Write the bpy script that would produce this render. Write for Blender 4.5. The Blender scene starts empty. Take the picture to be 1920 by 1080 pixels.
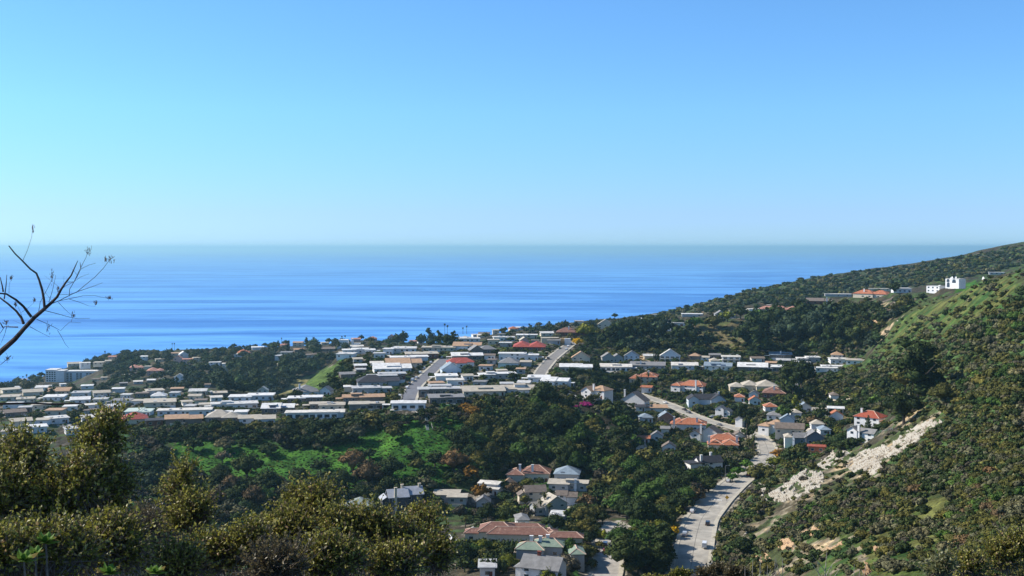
import bpy, math, random
import numpy as np
from mathutils import Vector, Matrix
R = math.radians
random.seed(7)
RNG = np.random.default_rng(7)
SC = bpy.context.scene
COL = SC.collection

# ------------------------------------------------------------ camera
H = 250.0                    # eye height above the sea
FPX = 2059.0                 # focal length in photo pixels (1920 wide)
PITCH = R(2.13)
CP, SP = math.cos(PITCH), math.sin(PITCH)
def ray(px, py):
    X = (px-960)/FPX; Y = (540-py)/FPX
    return np.array([X, CP+Y*SP, -SP+Y*CP])
def at(px, py, d):
    "point seen at photo pixel px,py at d metres ahead"
    v = ray(px, py)
    return np.array([0, 0, H]) + v*(d/v[1])
def proj(x, y, z):
    x = np.asarray(x, float); y = np.asarray(y, float); z = np.asarray(z, float)-H
    f = y*CP - z*SP; u = y*SP + z*CP
    return 960 + FPX*x/f, 540 - FPX*u/f
cam = bpy.data.cameras.new("camera"); camo = bpy.data.objects.new("camera", cam); COL.objects.link(camo)
camo.location = (0, 0, H); camo.rotation_euler = (R(90)-PITCH, 0, 0)
cam.sensor_width = 36; cam.lens = 36*FPX/1920
cam.clip_start = 0.2; cam.clip_end = 150000
SC.camera = camo

# ------------------------------------------------------------ node helpers
def mat(name):
    m = bpy.data.materials.new(name); m.use_nodes = True
    nt = m.node_tree; b = nt.nodes["Principled BSDF"]
    return m, nt, b
def N(nt, t, **kw):
    n = nt.nodes.new(t)
    for k, v in kw.items():
        if hasattr(n, k): setattr(n, k, v)
        else: n.inputs[k].default_value = v
    return n
def ramp(nt, src, stops):
    r = nt.nodes.new("ShaderNodeValToRGB"); e = r.color_ramp.elements
    while len(e) > 1: e.remove(e[-1])
    e[0].position = stops[0][0]; e[0].color = (*stops[0][1], 1)
    for p, c in stops[1:]:
        q = e.new(p); q.color = (*c, 1)
    nt.links.new(src, r.inputs[0]); return r
def mixc(nt, f, a, b, bt='MIX'):
    m = nt.nodes.new("ShaderNodeMix"); m.data_type = 'RGBA'; m.blend_type = bt
    for s, v in ((m.inputs[0], f), (m.inputs[6], a), (m.inputs[7], b)):
        if isinstance(v, (int, float)): s.default_value = v
        elif isinstance(v, tuple): s.default_value = (*v, 1)
        else: nt.links.new(v, s)
    return m.outputs[2]
def props(o, label=None, cat=None, group=None, kind=None):
    if label: o['label'] = label
    if cat: o['category'] = cat
    if group: o['group'] = group
    if kind: o['kind'] = kind
    return o
def link(name, me, parent=None):
    o = bpy.data.objects.new(name, me); COL.objects.link(o)
    if parent: o.parent = parent
    return o
def np_mesh(name, V, F, mats=(), mi=None, smooth=False):
    "V (n,3), F (m,k) arrays -> mesh"
    me = bpy.data.meshes.new(name); V = np.asarray(V, np.float32); F = np.asarray(F, np.int32)
    k = F.shape[1]
    me.vertices.add(len(V)); me.vertices.foreach_set("co", V.ravel())
    me.loops.add(F.size); me.loops.foreach_set("vertex_index", F.ravel())
    me.polygons.add(len(F)); me.polygons.foreach_set("loop_start", np.arange(0, F.size, k, dtype=np.int32))
    try: me.polygons.foreach_set("loop_total", np.full(len(F), k, np.int32))
    except Exception: pass
    for m in mats: me.materials.append(m)
    if mi is not None: me.polygons.foreach_set("material_index", np.asarray(mi, np.int32))
    me.polygons.foreach_set("use_smooth", np.full(len(F), smooth))
    me.update(); me.validate() if False else None
    return me

# ------------------------------------------------------------ terrain height field
# what the land does, as sightings (photo pixel, distance ahead)
CTRL = """
1290 1080 385;1300 1030 398;1310 985 440;1340 940 485;1385 905 535;1430 860 600;1440 830 645;1400 812 680;1345 796 715;1285 770 750;1225 750 790;1190 738 820
1155 992 430;1140 1060 385;1020 1035 400;985 1010 418;900 1050 392;1060 950 495;960 905 545;1000 930 520;870 930 520;760 950 497;650 965 490;1150 900 545;1200 850 590;1100 850 580;1200 1000 430
700 880 540;600 880 545;500 900 530;400 900 530;300 900 530;880 860 560;1000 850 570;1050 800 610
250 815 600;340 797 620;450 795 615;520 797 610;590 787 610;690 772 615;765 769 610;838 758 625;900 745 650;960 742 655;1030 735 670;1100 750 660
700 830 578;850 820 580;550 840 575;400 850 575;330 860 570;950 790 610;1000 810 600
0 850 560;100 830 600;60 800 640
600 768 650;690 755 655;700 737 700;800 738 690;720 714 750;750 690 820;830 722 730;850 690 810;940 710 760;1010 715 740;1040 695 800;960 680 845
700 670 890;650 668 900;700 657 905;760 653 928;830 649 950;850 655 930;900 643 985;940 650 945;960 634 1020;1000 640 990;1020 628 1050;870 636 1010;1075 630 1040;1080 680 850;1080 655 930;930 637 1020;1110 620 1060
530 738 790;580 708 850;630 680 890;620 730 760;570 757 700;500 770 680;450 770 690;400 780 670;340 782 665;300 800 640
440 750 790;330 765 760;200 775 760;80 780 760;250 745 930;420 738 900;150 730 1080;40 735 1060;300 728 1130;480 732 1000
450 700 1300;540 712 1240;600 690 1330;700 670 1400;780 655 1450;850 648 1500;640 660 1450;330 690 1430;200 700 1500;120 716 1600;60 722 1600
300 665 1750;230 668 1750;150 685 1750;90 703 1700;30 722 1680;400 662 1750;500 656 1700;600 648 1650;700 638 1600;800 642 1620;900 632 1500;1000 622 1450;1100 612 1400;1200 600 1450
1150 690 870;1220 692 880;1320 692 900;1400 693 900;1480 696 880;1560 696 860;1600 690 850;1370 680 930;1250 678 930;1150 678 920;1480 680 940;1580 680 910
1120 650 990;1200 650 980;1280 650 985;1350 650 1000;1200 618 1070;1260 615 1070;1350 594 1130;1300 592 1120;1440 585 1130;1340 620 1060;1530 568 1120;1600 557 1080;1640 557 1060;1690 548 1040;1750 546 960;1790 540 920
1450 660 960;1550 650 950;1450 620 1040;1550 610 1030;1600 640 920;1640 610 920
1250 585 1500;1300 574 1560;1400 548 1680;1500 525 1800;1600 511 1880;1700 500 1950;1800 484 2020;1920 462 2100;1600 535 1600;1450 555 1480;1750 525 1550;1900 495 1600;1350 578 1380
1920 500 700;1850 525 780;1830 560 700;1760 600 740;1690 640 770;1640 690 780;1650 720 700;1740 680 620;1800 700 520;1920 620 520;1920 750 380;1800 800 400;1720 790 490;1690 760 560
1700 825 450;1640 855 470;1570 870 500;1500 870 540;1460 900 500;1400 930 475;1360 980 430;1345 1040 395;1420 1000 400;1500 960 400;1500 1030 330;1600 930 370;1700 900 350;1600 1080 250;1920 1080 180;1750 1000 270;1920 900 270;1800 900 310;1700 1080 225;1400 1080 345
1570 740 740;1560 775 660;1510 760 740;1640 805 590;1600 825 570;1520 835 600;1480 812 640;1450 780 700;1420 735 800;1340 735 800;1285 735 800;1205 722 830;1350 770 740;1330 850 605;1310 885 560;1300 830 640;1230 790 700;1180 770 720;1650 740 690;1600 720 760
"""
pts = []
for tok in CTRL.replace("\n", ";").split(";"):
    if tok.strip():
        a, b, c = map(float, tok.split()); p = at(a, b, c); pts.append((math.atan2(p[0], p[1]), math.hypot(p[0], p[1]), p[2]))
def P(deg, r, z): pts.append((R(deg), r, z))
for t in (-60, -40, -25, -12, 0, 12, 25, 40, 60):
    P(t, 1.2, 248.3); P(t, 3, 247.8)
    P(t, 8, 245.6 if t > 2 else 245.9); P(t, 20, 240.2)
    P(t, 60, 224 if t > -8 else 231); P(t, 120, 199 if abs(t) < 20 else 208)
for t in (-14, -5, 4, 12): P(t, 220, 168); P(t, 320, 146)
P(-20, 250, 180); P(-20, 400, 150); P(20, 120, 208)
for t in (-40, -65):
    P(t, 250, 190); P(t, 500, 150); P(t, 900, 120); P(t, 1500, 70); P(t, 2100, -8); P(t, 3500, -40)
for t in (36, 50, 65): P(t, 250, 225); P(t, 500, 250); P(t, 1000, 262); P(t, 2200, 250); P(t, 3200, 120); P(t, 4500, -40)
for px, r, z in ((0, 1950, -12), (100, 1980, -12), (230, 2050, -12), (400, 2100, -12), (550, 2150, -10), (700, 2150, -10), (850, 2150, -8), (1000, 2200, -8), (1150, 2300, -8),
                 (1280, 2500, -6), (1400, 2700, 0), (1550, 2900, 10), (1700, 3000, 30), (1900, 3100, 60),
                 (640, 1060, 118), (740, 1130, 112), (850, 1190, 112), (950, 1220, 118), (1060, 1230, 126), (1150, 1240, 132), (560, 960, 112), (500, 880, 110), (560, 1150, 92), (450, 1150, 88),
                 (1260, 1240, 146), (1400, 1280, 156), (1550, 1300, 168), (1650, 1280, 172), (1750, 1200, 178), (1880, 1100, 196), (1900, 900, 212)):
    P(math.degrees(math.atan((px-960)/FPX)), r, z)
for t in (-65, -40, -25, -10, 0, 10): P(t, 5000, -60)
for t in (25, 45, 65): P(t, 6500, -60)
pts = np.array(pts); U = pts[:, 0]*2.2; W_ = np.log(pts[:, 1]); Z = pts[:, 2]
def tps(r2): return 0.5*r2*np.log(r2+1e-12)
n = len(pts)
A = np.zeros((n+3, n+3)); D2 = (U[:, None]-U)**2+(W_[:, None]-W_)**2
A[:n, :n] = tps(D2)+np.eye(n)*0.0006; A[:n, n] = 1; A[:n, n+1] = U; A[:n, n+2] = W_; A[n:, :n] = A[:n, n:].T
sol = np.linalg.solve(A, np.concatenate([Z, [0, 0, 0]]))
def base_h(th, lr):
    sh = th.shape; u = (np.clip(th, R(-65), R(65))*2.2).ravel(); w = np.maximum(lr, math.log(1.2)).ravel(); out = np.zeros(len(u))
    for i in range(0, len(u), 40000):
        s = slice(i, i+40000); d = (u[s, None]-U)**2+(w[s, None]-W_)**2
        out[s] = tps(d)@sol[:n] + sol[n]+sol[n+1]*u[s]+sol[n+2]*w[s]
    return out.reshape(sh)
_perm = RNG.random((256, 256))
def vnoise(x, y):
    xi = np.floor(x).astype(int); yi = np.floor(y).astype(int); fx = x-xi; fy = y-yi
    fx = fx*fx*(3-2*fx); fy = fy*fy*(3-2*fy)
    g = lambda a, b: _perm[a & 255, b & 255]
    return (g(xi, yi)*(1-fx)+g(xi+1, yi)*fx)*(1-fy)+(g(xi, yi+1)*(1-fx)+g(xi+1, yi+1)*fx)*fy
def fbm(x, y, o=4):
    s = 0; a = 0.5
    for i in range(o): s = s+a*(vnoise(x*2**i+i*17.3, y*2**i+i*9.1)-0.5); a *= 0.5
    return s
TH = np.concatenate([np.linspace(-180, -36, 40)[:-1], np.linspace(-36, 36, 620), np.linspace(36, 180, 40)[1:]])
TH = np.radians(TH)
LR = np.concatenate([np.linspace(math.log(1.2), math.log(150), 90)[:-1], np.linspace(math.log(150), math.log(2600), 520), np.linspace(math.log(2600), math.log(7000), 30)[1:]])
TG, LG = np.meshgrid(TH, LR, indexing='ij')
HG = base_h(TG, LG)
RG = np.exp(LG); XG = RG*np.sin(TG); YG = RG*np.cos(TG)
amp = np.clip((RG-60)/300, 0, 1)
HG = HG + amp*(fbm(XG/55, YG/55, 4)*6 + fbm(XG/12+40, YG/12, 3)*2.2)
HG = np.where((HG < 1.5) & (RG > 1500), np.minimum(HG, -1), HG)
def hgt(x, y):
    x = np.asarray(x, float); y = np.asarray(y, float)
    th = np.arctan2(x, y); lr = np.log(np.maximum(np.hypot(x, y), 1.21))
    i = np.interp(th, TH, np.arange(len(TH))); j = np.interp(lr, LR, np.arange(len(LR)))
    i0 = np.minimum(i.astype(int), len(TH)-2); j0 = np.minimum(j.astype(int), len(LR)-2); fi = i-i0; fj = j-j0
    return (HG[i0, j0]*(1-fi)+HG[i0+1, j0]*fi)*(1-fj)+(HG[i0, j0+1]*(1-fi)+HG[i0+1, j0+1]*fi)*fj
RR = np.exp(np.linspace(math.log(150), math.log(3500), 1600))
def hit(px, py, rmin=150):
    "first ground point seen at a photo pixel"
    v = ray(px, py); hr = math.hypot(v[0], v[1]); sx, sy = v[0]/hr, v[1]/hr; s = v[2]/hr
    r = RR[RR >= rmin]; zt = hgt(r*sx, r*sy); zr = H+r*s
    k = np.nonzero(zt >= zr)[0]
    if len(k) == 0: return None
    k = k[0]
    if k == 0: rr = r[0]
    else:
        a = zr[k-1]-zt[k-1]; b = zt[k]-zr[k]; rr = r[k-1]+(r[k]-r[k-1])*a/(a+b+1e-9)
    return np.array([rr*sx, rr*sy, float(hgt(rr*sx, rr*sy))])
# ------------------------------------------------------------ where the houses stand
# px, py (middle of the near wall's foot), width in photo px, roof type, roof, wall, height m, turn deg, name, label, options
# roof types: f flat, l low gable, g gable, h hip
HS = [
# rim of the knoll, left to right
(254,796,44,'h','red','cream',3,6,'ranch_house','ranch house with a bright red hipped roof behind the near bush',{}),
(290,799,30,'f','dark','brown',3,4,'flat_roofed_house','small dark brown flat-roofed house tucked right of the red-roofed ranch house',{}),
(345,795,66,'l','tan','shade',3,3,'ranch_house','long ranch house with a tan roof and dark porch at the left rim',{'dp':.35}),
(416,794,62,'h','cream','shade',3,-4,'ranch_house','ranch house with pale grey hips, right of the tan-roofed rim house',{'vols':[(0,.75,.1,.6,3,'h'),(.5,1,0,.4,3,'h')]}),
(482,797,66,'h','cream','white',3.2,3,'ranch_house','pale-roofed rim house with a white terrace, left of the long white rim house',{'vols':[(0,.6,.2,.6,3,'l'),(.45,1,0,.45,3.2,'l')]}),
(590,785,108,'f','white','white',3.2,-2,'flat_roofed_house','very long low white house on the rim above the green canyon slope',{'vols':[(0,.42,.02,.22,3.1,'f'),(.40,.9,.0,.2,3.3,'f'),(.86,1,.04,.25,3.1,'l')],'win':'big'}),
(622,770,46,'f','cream','cream',3,0,'flat_roofed_house','low cream flat-roofed house just behind the long white rim house',{'dp':.4}),
(687,769,64,'f','cream','glassy',3.1,0,'flat_roofed_house','low rim house with a beige flat roof, left of the glass-fronted house',{'dp':.3,'win':'big'}),
(764,768,66,'f','white','white',3.5,-2,'modern_house','white glass-fronted modern house with a deck on the canyon rim',{'vols':[(.05,1,0,.42,3.6,'l')],'win':'big','deck':1}),
(838,757,64,'f','grey','shade',3.1,4,'flat_roofed_house','low dark-walled house with a grey flat roof on the rim, right of the glass-fronted house',{'dp':.42,'win':'big'}),
(908,743,78,'l','cream','cream',3,6,'ranch_house','low ranch house with a cream gravel roof above the orange trees',{'dp':.4}),
(980,741,74,'l','cream','white',4.2,4,'ranch_house','white ranch house with a cream roof and lower terrace at the middle of the rim',{'vols':[(0,.8,.05,.5,3.6,'l'),(.4,1,0,.35,3.2,'l')],'deck':1}),
# second rows
(345,780,98,'f','white','white',3,-3,'flat_roofed_house','long flat white-roofed house behind the tan-roofed rim house',{'vols':[(0,.55,.05,.25,3,'f'),(.5,1,0,.22,3.2,'f')]}),
(300,763,56,'f','cream','cream',3,3,'flat_roofed_house','cream flat-roofed house above the long white roofs at left',{}),
(258,781,46,'f','palegreen','white',3,-6,'flat_roofed_house','house with a pale greenish flat roof above the red-roofed ranch house',{}),
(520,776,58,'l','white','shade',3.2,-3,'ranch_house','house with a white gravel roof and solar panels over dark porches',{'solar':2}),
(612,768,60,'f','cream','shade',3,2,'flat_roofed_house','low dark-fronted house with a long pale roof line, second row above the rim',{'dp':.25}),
(440,768,84,'f','white','white',3.1,4,'flat_roofed_house','sprawling white flat-roofed house in the left cluster, front row',{'vols':[(0,.5,.1,.35,3,'f'),(.35,1,0,.3,3.3,'f')]}),
(470,753,80,'f','white','white',3.1,-4,'flat_roofed_house','sprawling white flat-roofed house in the left cluster, back row',{'vols':[(0,.5,0,.3,3,'f'),(.4,1,.1,.4,3.2,'f')]}),
(406,753,20,'l','white','white',3,8,'small_house','small white gabled house at the left end of the white cluster',{}),
(386,768,24,'f','cream','cream',3,0,'small_house','small cream flat house left of the white cluster',{}),
(492,742,19,'g','white','white',6,-8,'small_house','little white two-storey house below the green spur',{}),
(571,756,62,'f','white','shade',3,-3,'flat_roofed_house','grey-white flat-roofed house below the green spur, front row',{'vols':[(0,.5,0,.35,3,'f'),(.4,1,.06,.4,3.2,'f')]}),
(576,745,44,'h','grey','white',3.5,8,'gabled_house','grey hipped house with a tall chimney at the foot of the green spur',{'chim':[(.2,.2)]}),
(609,742,22,'g','grey','white',3.5,-20,'gabled_house','small white gabled house with a pale grey roof right of the chimney house',{}),
(682,755,76,'l','tan','shade',3.2,3,'ranch_house','wide house with a bright tan-orange roof in two steps, left of the paved street',{'vols':[(0,.5,.05,.35,3,'l'),(.42,1,0,.32,3.2,'l')]}),
(698,738,72,'f','white','grey',3.4,4,'flat_roofed_house','grey-walled house with a cluttered white roof left of the palm on the street',{'vols':[(0,.7,.0,.35,3.4,'f'),(.66,1,.05,.3,2.8,'f')]}),
(710,725,78,'h','dark','grey',3.2,5,'ranch_house','dark slate-roofed house left of the paved street',{'vols':[(0,.7,0,.4,3,'h'),(.6,1,.05,.45,3.4,'l')]}),
(726,714,72,'f','white','shade',3.3,4,'flat_roofed_house','house with a bright white two-step flat roof beside the street, above the dark slate roof',{'vols':[(0,.75,0,.25,3.2,'f'),(.3,1,.22,.5,3.6,'f')]}),
(737,700,70,'l','white','white',3.2,5,'ranch_house','white-roofed house third up the left side of the paved street',{}),
(758,689,66,'l','tan','cream',3,4,'ranch_house','house with a broad tan roof fourth up the left side of the street',{}),
(768,678,70,'f','white','white',3.2,4,'flat_roofed_house','white L-shaped flat-roofed house fifth up the left side of the street',{'vols':[(0,.65,0,.3,3.1,'f'),(.5,1,.05,.35,3.2,'f')]}),
(711,672,20,'f','white','white',4,0,'small_house','small white box house left of the white L-shaped house',{}),
(792,672,60,'f','cream','brown',3.4,5,'flat_roofed_house','long brown-walled house with a pale roof edge near the top of the street',{'dp':.35}),
(673,664,60,'f','white','white',3.4,3,'flat_roofed_house','white terraced house complex on the left shoulder of the knoll, upper part',{'vols':[(0,.4,0,.3,3.2,'f'),(.3,.8,.1,.4,3.6,'f'),(.7,1,0,.3,3,'f')]}),
(646,672,32,'f','white','white',3.2,-12,'flat_roofed_house','white terraced house on the left shoulder of the knoll, lowest part',{}),
(727,665,18,'f','white','white',5,-10,'small_house','tall white box house at the middle of the white crest row',{}),
(757,661,46,'f','white','white',3,0,'flat_roofed_house','low white flat house right of the tall white box on the crest',{}),
(822,659,62,'f','cream','cream',3,-3,'flat_roofed_house','long cream flat-roofed house on the crest left of the tan roof',{'dp':.3}),
(875,656,52,'l','tan','white',3.2,-4,'ranch_house','tan-roofed white house on the crest above the street',{}),
(881,642,38,'f','white','white',3.2,3,'flat_roofed_house','white flat-roofed house on the skyline row, left of the cream one',{}),
(925,646,20,'f','cream','cream',4,0,'small_house','small cream box house on the crest, left of the grey gabled house',{}),
(946,640,40,'f','white','white',3.4,5,'flat_roofed_house','cluster of white flat roofs behind the grey gabled house',{'vols':[(0,.5,0,.4,3.6,'f'),(.45,1,.1,.5,3,'f')]}),
(988,635,38,'f','white','cream',3,0,'flat_roofed_house','white flat-roofed house left of the unfinished timber house',{'dp':.35}),
(984,645,16,'g','cream','pink',3.4,12,'small_house','small pinkish house below the white flat roof, left of the timber frame',{}),
(1076,630,66,'h','browntile','brown',3.4,-3,'ranch_house','wide ranch house with a big orange-brown hipped roof on the crest',{'vols':[(0,.6,0,.35,3.2,'h'),(.45,1,.05,.4,3.4,'h')],'chim':[(.35,.15)]}),
(907,664,52,'g','grey','shade',3.4,14,'gabled_house','grey gabled house with bright white trim on the crest',{'vols':[(0,.5,0,.4,3.4,'g'),(.4,1,.1,.6,3.4,'h')]}),
(877,675,58,'l','white','shade',3.2,5,'ranch_house','dark-walled house with a thin white roof right of the paved street',{'dp':.4,'win':'big'}),
(865,690,50,'h','red','white',4.4,6,'villa','white house with a dull red hipped roof right of the paved street',{'vols':[(0,1,.1,.5,4,'h'),(.3,.7,0,.4,3.4,'h')]}),
(847,704,36,'g','bluegrey','paleblue',5,10,'gabled_house','pale blue gabled house below the red-roofed white house',{}),
(838,714,40,'f','white','white',3,4,'flat_roofed_house','low white flat house below the pale blue gabled house',{}),
(854,723,30,'f','white','white',3.4,3,'small_house','small white glassy pavilion above the two-part flat house',{}),
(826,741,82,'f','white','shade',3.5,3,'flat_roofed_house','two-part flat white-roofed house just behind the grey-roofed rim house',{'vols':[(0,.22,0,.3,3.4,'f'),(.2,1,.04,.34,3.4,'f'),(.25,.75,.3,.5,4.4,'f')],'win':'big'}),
(992,658,60,'h','red','brown',3,-2,'ranch_house','low house with a faded pink-red hipped roof on the crest',{}),
(972,676,74,'f','white','white',5,-2,'modern_house','big white two-storey house with a blue-white roof in the middle of the knoll',{'vols':[(0,.68,.05,.4,5,'f'),(.55,1,0,.35,4,'f')]}),
(953,690,38,'h','grey','white',3.6,-6,'ranch_house','white-walled house with a curved grey hipped roof below the big white house',{}),
(935,712,70,'f','white','grey',3.2,8,'flat_roofed_house','greenish grey house with two stepped white roofs',{'vols':[(0,.4,0,.3,3.4,'f'),(.3,1,.1,.4,3.4,'f')]}),
(1010,717,40,'f','white','white',3,-2,'flat_roofed_house','bluish white flat-roofed house at the foot of the second street',{}),
(1038,725,50,'l','white','paleblue',3.4,-12,'ranch_house','white low-gabled house with a pale blue wall at the right end of the rim',{}),
(1080,697,60,'l','white','cream',3.6,0,'ranch_house','beige house with a white roof and dark windows right of the second street',{'dp':.35,'win':'big'}),
(1089,682,34,'g','tan','cream',5.6,0,'two_storey_house','beige two-storey house with a double tan gable',{'ridge':'y','deck':1}),
(1155,696,58,'l','white','white',3.4,0,'ranch_house','white house with a shallow arched white roof, first in the row above the dark hedge',{'dp':.35,'win':'big'}),
(1149,680,40,'g','grey','grey',5.4,6,'gabled_house','grey gabled two-storey house in front of the bare earth bank',{'vols':[(0,.6,0,.5,5.2,'g'),(.5,1,.1,.6,4.2,'g')]}),
(1184,678,28,'g','grey','paleblue',5.4,-4,'gabled_house','blue-white gabled house beside the bare earth bank',{}),
(1214,693,64,'l','grey','grey',3.3,-3,'ranch_house','grey ranch house, second in the long row above the orange-tiled villa',{'dp':.35,'chim':[(.3,.1)]}),
(1256,679,38,'g','white','paleblue',6.2,-2,'two_storey_house','blue-white two-storey house with full-width balconies and a shallow gable',{'ridge':'y','deck':2,'win':'big'}),
(1284,693,48,'l','white','paleblue',3.4,0,'ranch_house','white-roofed house with skylights in the long row',{'dp':.4,'solar':1}),
(1346,694,50,'l','bluegrey','white',3.2,-4,'ranch_house','house with a blue-grey roof carrying dark solar panels in the long row',{'solar':2}),
(1371,681,33,'f','white','white',6.3,0,'two_storey_house','white two-storey box house with dark balconies and a flat roof',{'win':'big','deck':2,'dp':.4}),
(1411,696,54,'l','white','shade',3.4,-3,'ranch_house','white hip-roofed house right of the two-storey box house',{}),
(1480,697,66,'f','white','shade',3.2,-2,'flat_roofed_house','long dark-fronted house under a thin white flat roof in the long row',{'dp':.3,'win':'big'}),
(1559,698,58,'f','white','white',3.6,4,'flat_roofed_house','sprawling white flat-roofed house at the right end of the long row',{'vols':[(0,.7,0,.25,3,'f'),(.25,1,.25,.5,3.8,'f')]}),
(1464,673,40,'l','bluegrey','shade',3.4,0,'ranch_house','shaded house with a blue-grey roof under the dark grove',{'chim':[(.5,.2)]}),
(1517,680,42,'f','white','grey',4.2,5,'flat_roofed_house','white-roofed house in two blocks under the dark grove',{'vols':[(0,.45,0,.35,3.4,'f'),(.42,1,.1,.5,4.4,'f')]}),
(1469,682,24,'l','white','shade',2.8,0,'small_house','small low house with a white roof between the grove and the long row',{}),
(1505,686,26,'f','white','shade',2.8,0,'small_house','small flat white roof just behind the long dark-fronted house',{}),
(1575,682,34,'f','white','white',3.6,6,'flat_roofed_house','white angular house under the slope, left of its twin roof',{}),
(1603,684,32,'f','cream','white',3.2,-6,'flat_roofed_house','pale flat-roofed house against the foot of the green hillside',{}),
# ridge houses
(1261,613,46,'f','white','white',3.8,-12,'modern_house','white house with brown doors and a flat white roof on the green shoulder',{'dp':.3,'door':'brown','win':'none'}),
(1201,602,12,'l','white','white',3,0,'small_house','tiny white roof among dark trees left of the house with brown doors',{}),
(1298,594,38,'f','white','grey',3.2,0,'flat_roofed_house','thin white flat-roofed house on the ridge, left of the grey gabled house',{'dp':.3}),
(1350,597,60,'g','grey','grey',4,3,'gabled_house','grey gabled ridge house with a white terrace wall',{'vols':[(.35,.7,0,.4,4,'g'),(.65,1,.1,.5,3.6,'g')],'deck':1}),
(1408,586,32,'f','white','white',3.4,6,'flat_roofed_house','white stepped house left of the long pink-roofed house',{'vols':[(0,.5,.1,.5,3,'f'),(.4,1,0,.4,4,'f')]}),
(1462,587,74,'h','pinktile','cream',3.6,-2,'villa','long cream house with a pinkish tiled roof on the ridge',{'vols':[(0,.7,.05,.25,3.6,'h'),(.66,1,0,.25,3.4,'h')]}),
(1536,571,46,'l','brown','brown',3.4,-3,'ranch_house','brown ranch house on the ridge between the pink and orange roofs',{'chim':[(.8,.1)]}),
(1572,556,48,'f','white','grey',3,2,'flat_roofed_house','long thin white flat roof on the ridge behind the brown ranch house',{'dp':.25}),
(1630,559,64,'h','orange','cream',4,-26,'villa','cream villa with a bright orange tiled roof on the hilltop',{'vols':[(0,.6,0,.3,4,'h'),(.5,1,.03,.33,3.8,'h')],'chim':[(.3,.1)]}),
(1660,546,60,'f','cream','cream',3,-4,'flat_roofed_house','long flat beige house behind the orange-roofed villa',{'dp':.2}),
(1692,549,32,'f','white','white',4,4,'flat_roofed_house','small white flat-roofed house right of the long beige one on the ridge',{}),
(1749,549,28,'f','white','white',5.4,-40,'modern_house','white cubic wing with square windows, lower half of the hilltop villa',{'dp':.6}),
(1785,541,29,'f','white','white',7.6,-40,'modern_house','tall white villa tower with arched openings and two dishes on the roof',{'dp':.6,'arch':1}),
(1869,515,26,'f','white','grey',3,0,'small_house','pale low house on the ridge line near the right edge',{'dp':.3}),
# valley, right of the canyon
(1108,748,46,'h','tan','white',6,-36,'two_storey_house','white two-storey veranda house with a tan roof beside the magenta bush',{'vols':[(0,.5,0,.4,5.6,'g'),(.3,1,.15,.6,6,'h')],'deck':1,'chim':[(.5,.2)]}),
(1205,720,52,'h','orange','cream',6,-8,'villa','orange-tiled two-storey villa behind the tall palm',{'vols':[(.0,.45,.1,.5,3.6,'h'),(.35,1,.0,.5,6.4,'h')],'chim':[(.7,.1)]}),
(1286,736,62,'h','orange','white',5.5,-26,'villa','white villa with a long red-orange tiled roof and arched entrance',{'vols':[(0,.3,0,.4,5,'h'),(.2,1,.08,.45,5.4,'h')],'chim':[(.78,.1)]}),
(1186,762,48,'g','brown','white',4.6,-24,'cottage','white cottage with a steep brown-grey roof and chimney beside the upper road',{'chim':[(.15,.05)]}),
(1226,774,50,'l','tan','white',3.4,4,'ranch_house','low house with a long tan roof below the upper road',{'dp':.4}),
(1250,793,28,'g','bluegrey','shade',4,8,'cottage','cottage with a blue-grey roof in the palms',{}),
(1201,771,18,'l','dark','white',3,0,'small_house','small dark-roofed hut with white walls below the tan roof, left side',{}),
(1290,808,66,'h','orange','white',4,-4,'villa','white-walled house with a low orange tiled roof, above the dormered house',{'vols':[(0,.5,.1,.5,3.4,'h'),(.2,1,0,.4,4.2,'h')],'chim':[(.1,.1),(.75,.1)]}),
(1322,830,60,'g','brown','white',5.6,-18,'two_storey_house','white dormered house with a long brown roof and white chimney',{'vols':[(0,.35,0,.45,5.6,'g'),(.2,1,.1,.5,5,'g')],'chim':[(.35,.05)]}),
(1356,848,62,'h','orange','cream',5,0,'villa','sprawling orange-tiled compound of several hipped roofs beside the road',{'vols':[(.05,.5,0,.35,4.4,'h'),(.45,.95,.0,.35,4.4,'h'),(.1,.98,.42,.8,5.6,'h'),(.45,.9,.75,1.05,5.6,'h')],'chim':[(.08,.1),(.92,.3)]}),
(1326,740+20,70,'g','dark','paleblue',4.6,6,'cottage','cottage with dark slate gables and a white gable end above the upper road',{'vols':[(0,.28,0,.45,4.6,'g'),(.2,.75,.1,.45,4.4,'gx'),(.6,1,.0,.5,4.2,'g')],'chim':[(.85,.3)]}),
(1354,781,28,'g','grey','white',6,-24,'cottage','small white house with a pointed white gable above the parked wagon',{'vols':[(0,.6,0,.5,6,'g'),(.4,1,.1,.6,3.4,'g')]}),
(1385,799,14,'g','grey','white',4.6,-24,'cottage','narrow white house front with a brick base above the road bend',{}),
(1414,736,88,'h','cream','cream',5,4,'villa','cream house with three pale hipped roofs and a palm in front',{'vols':[(0,.3,.05,.3,3.6,'h'),(.28,.6,.1,.4,5,'h'),(.55,1,0,.35,5,'h')]}),
(1451,747,42,'h','browntile','brown',3.6,-6,'ranch_house','low brown house with an orange-brown tiled roof beside the big tree',{'chim':[(.5,.2)]}),
(1567,776,28,'f','white','open',3,-3,'pergola','white flat-topped pergola on posts on the grassy slope',{'pergola':1,'dp':.4}),
(1635,803,80,'h','orangered','white',6,-26,'villa','white hillside villa with a red tiled hipped roof',{'vols':[(0,.6,.1,.45,6,'h'),(.7,1,.0,.3,4.6,'h')],'deck':1,'chim':[(.12,.3)]}),
(1611,830,52,'g','grey','white',7,-34,'two_storey_house','white gabled house with a grey roof standing just above the rocks',{'vols':[(0,.4,0,.45,7,'g'),(.3,1,.12,.5,6,'gx')],'chim':[(.45,.05)]}),
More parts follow.
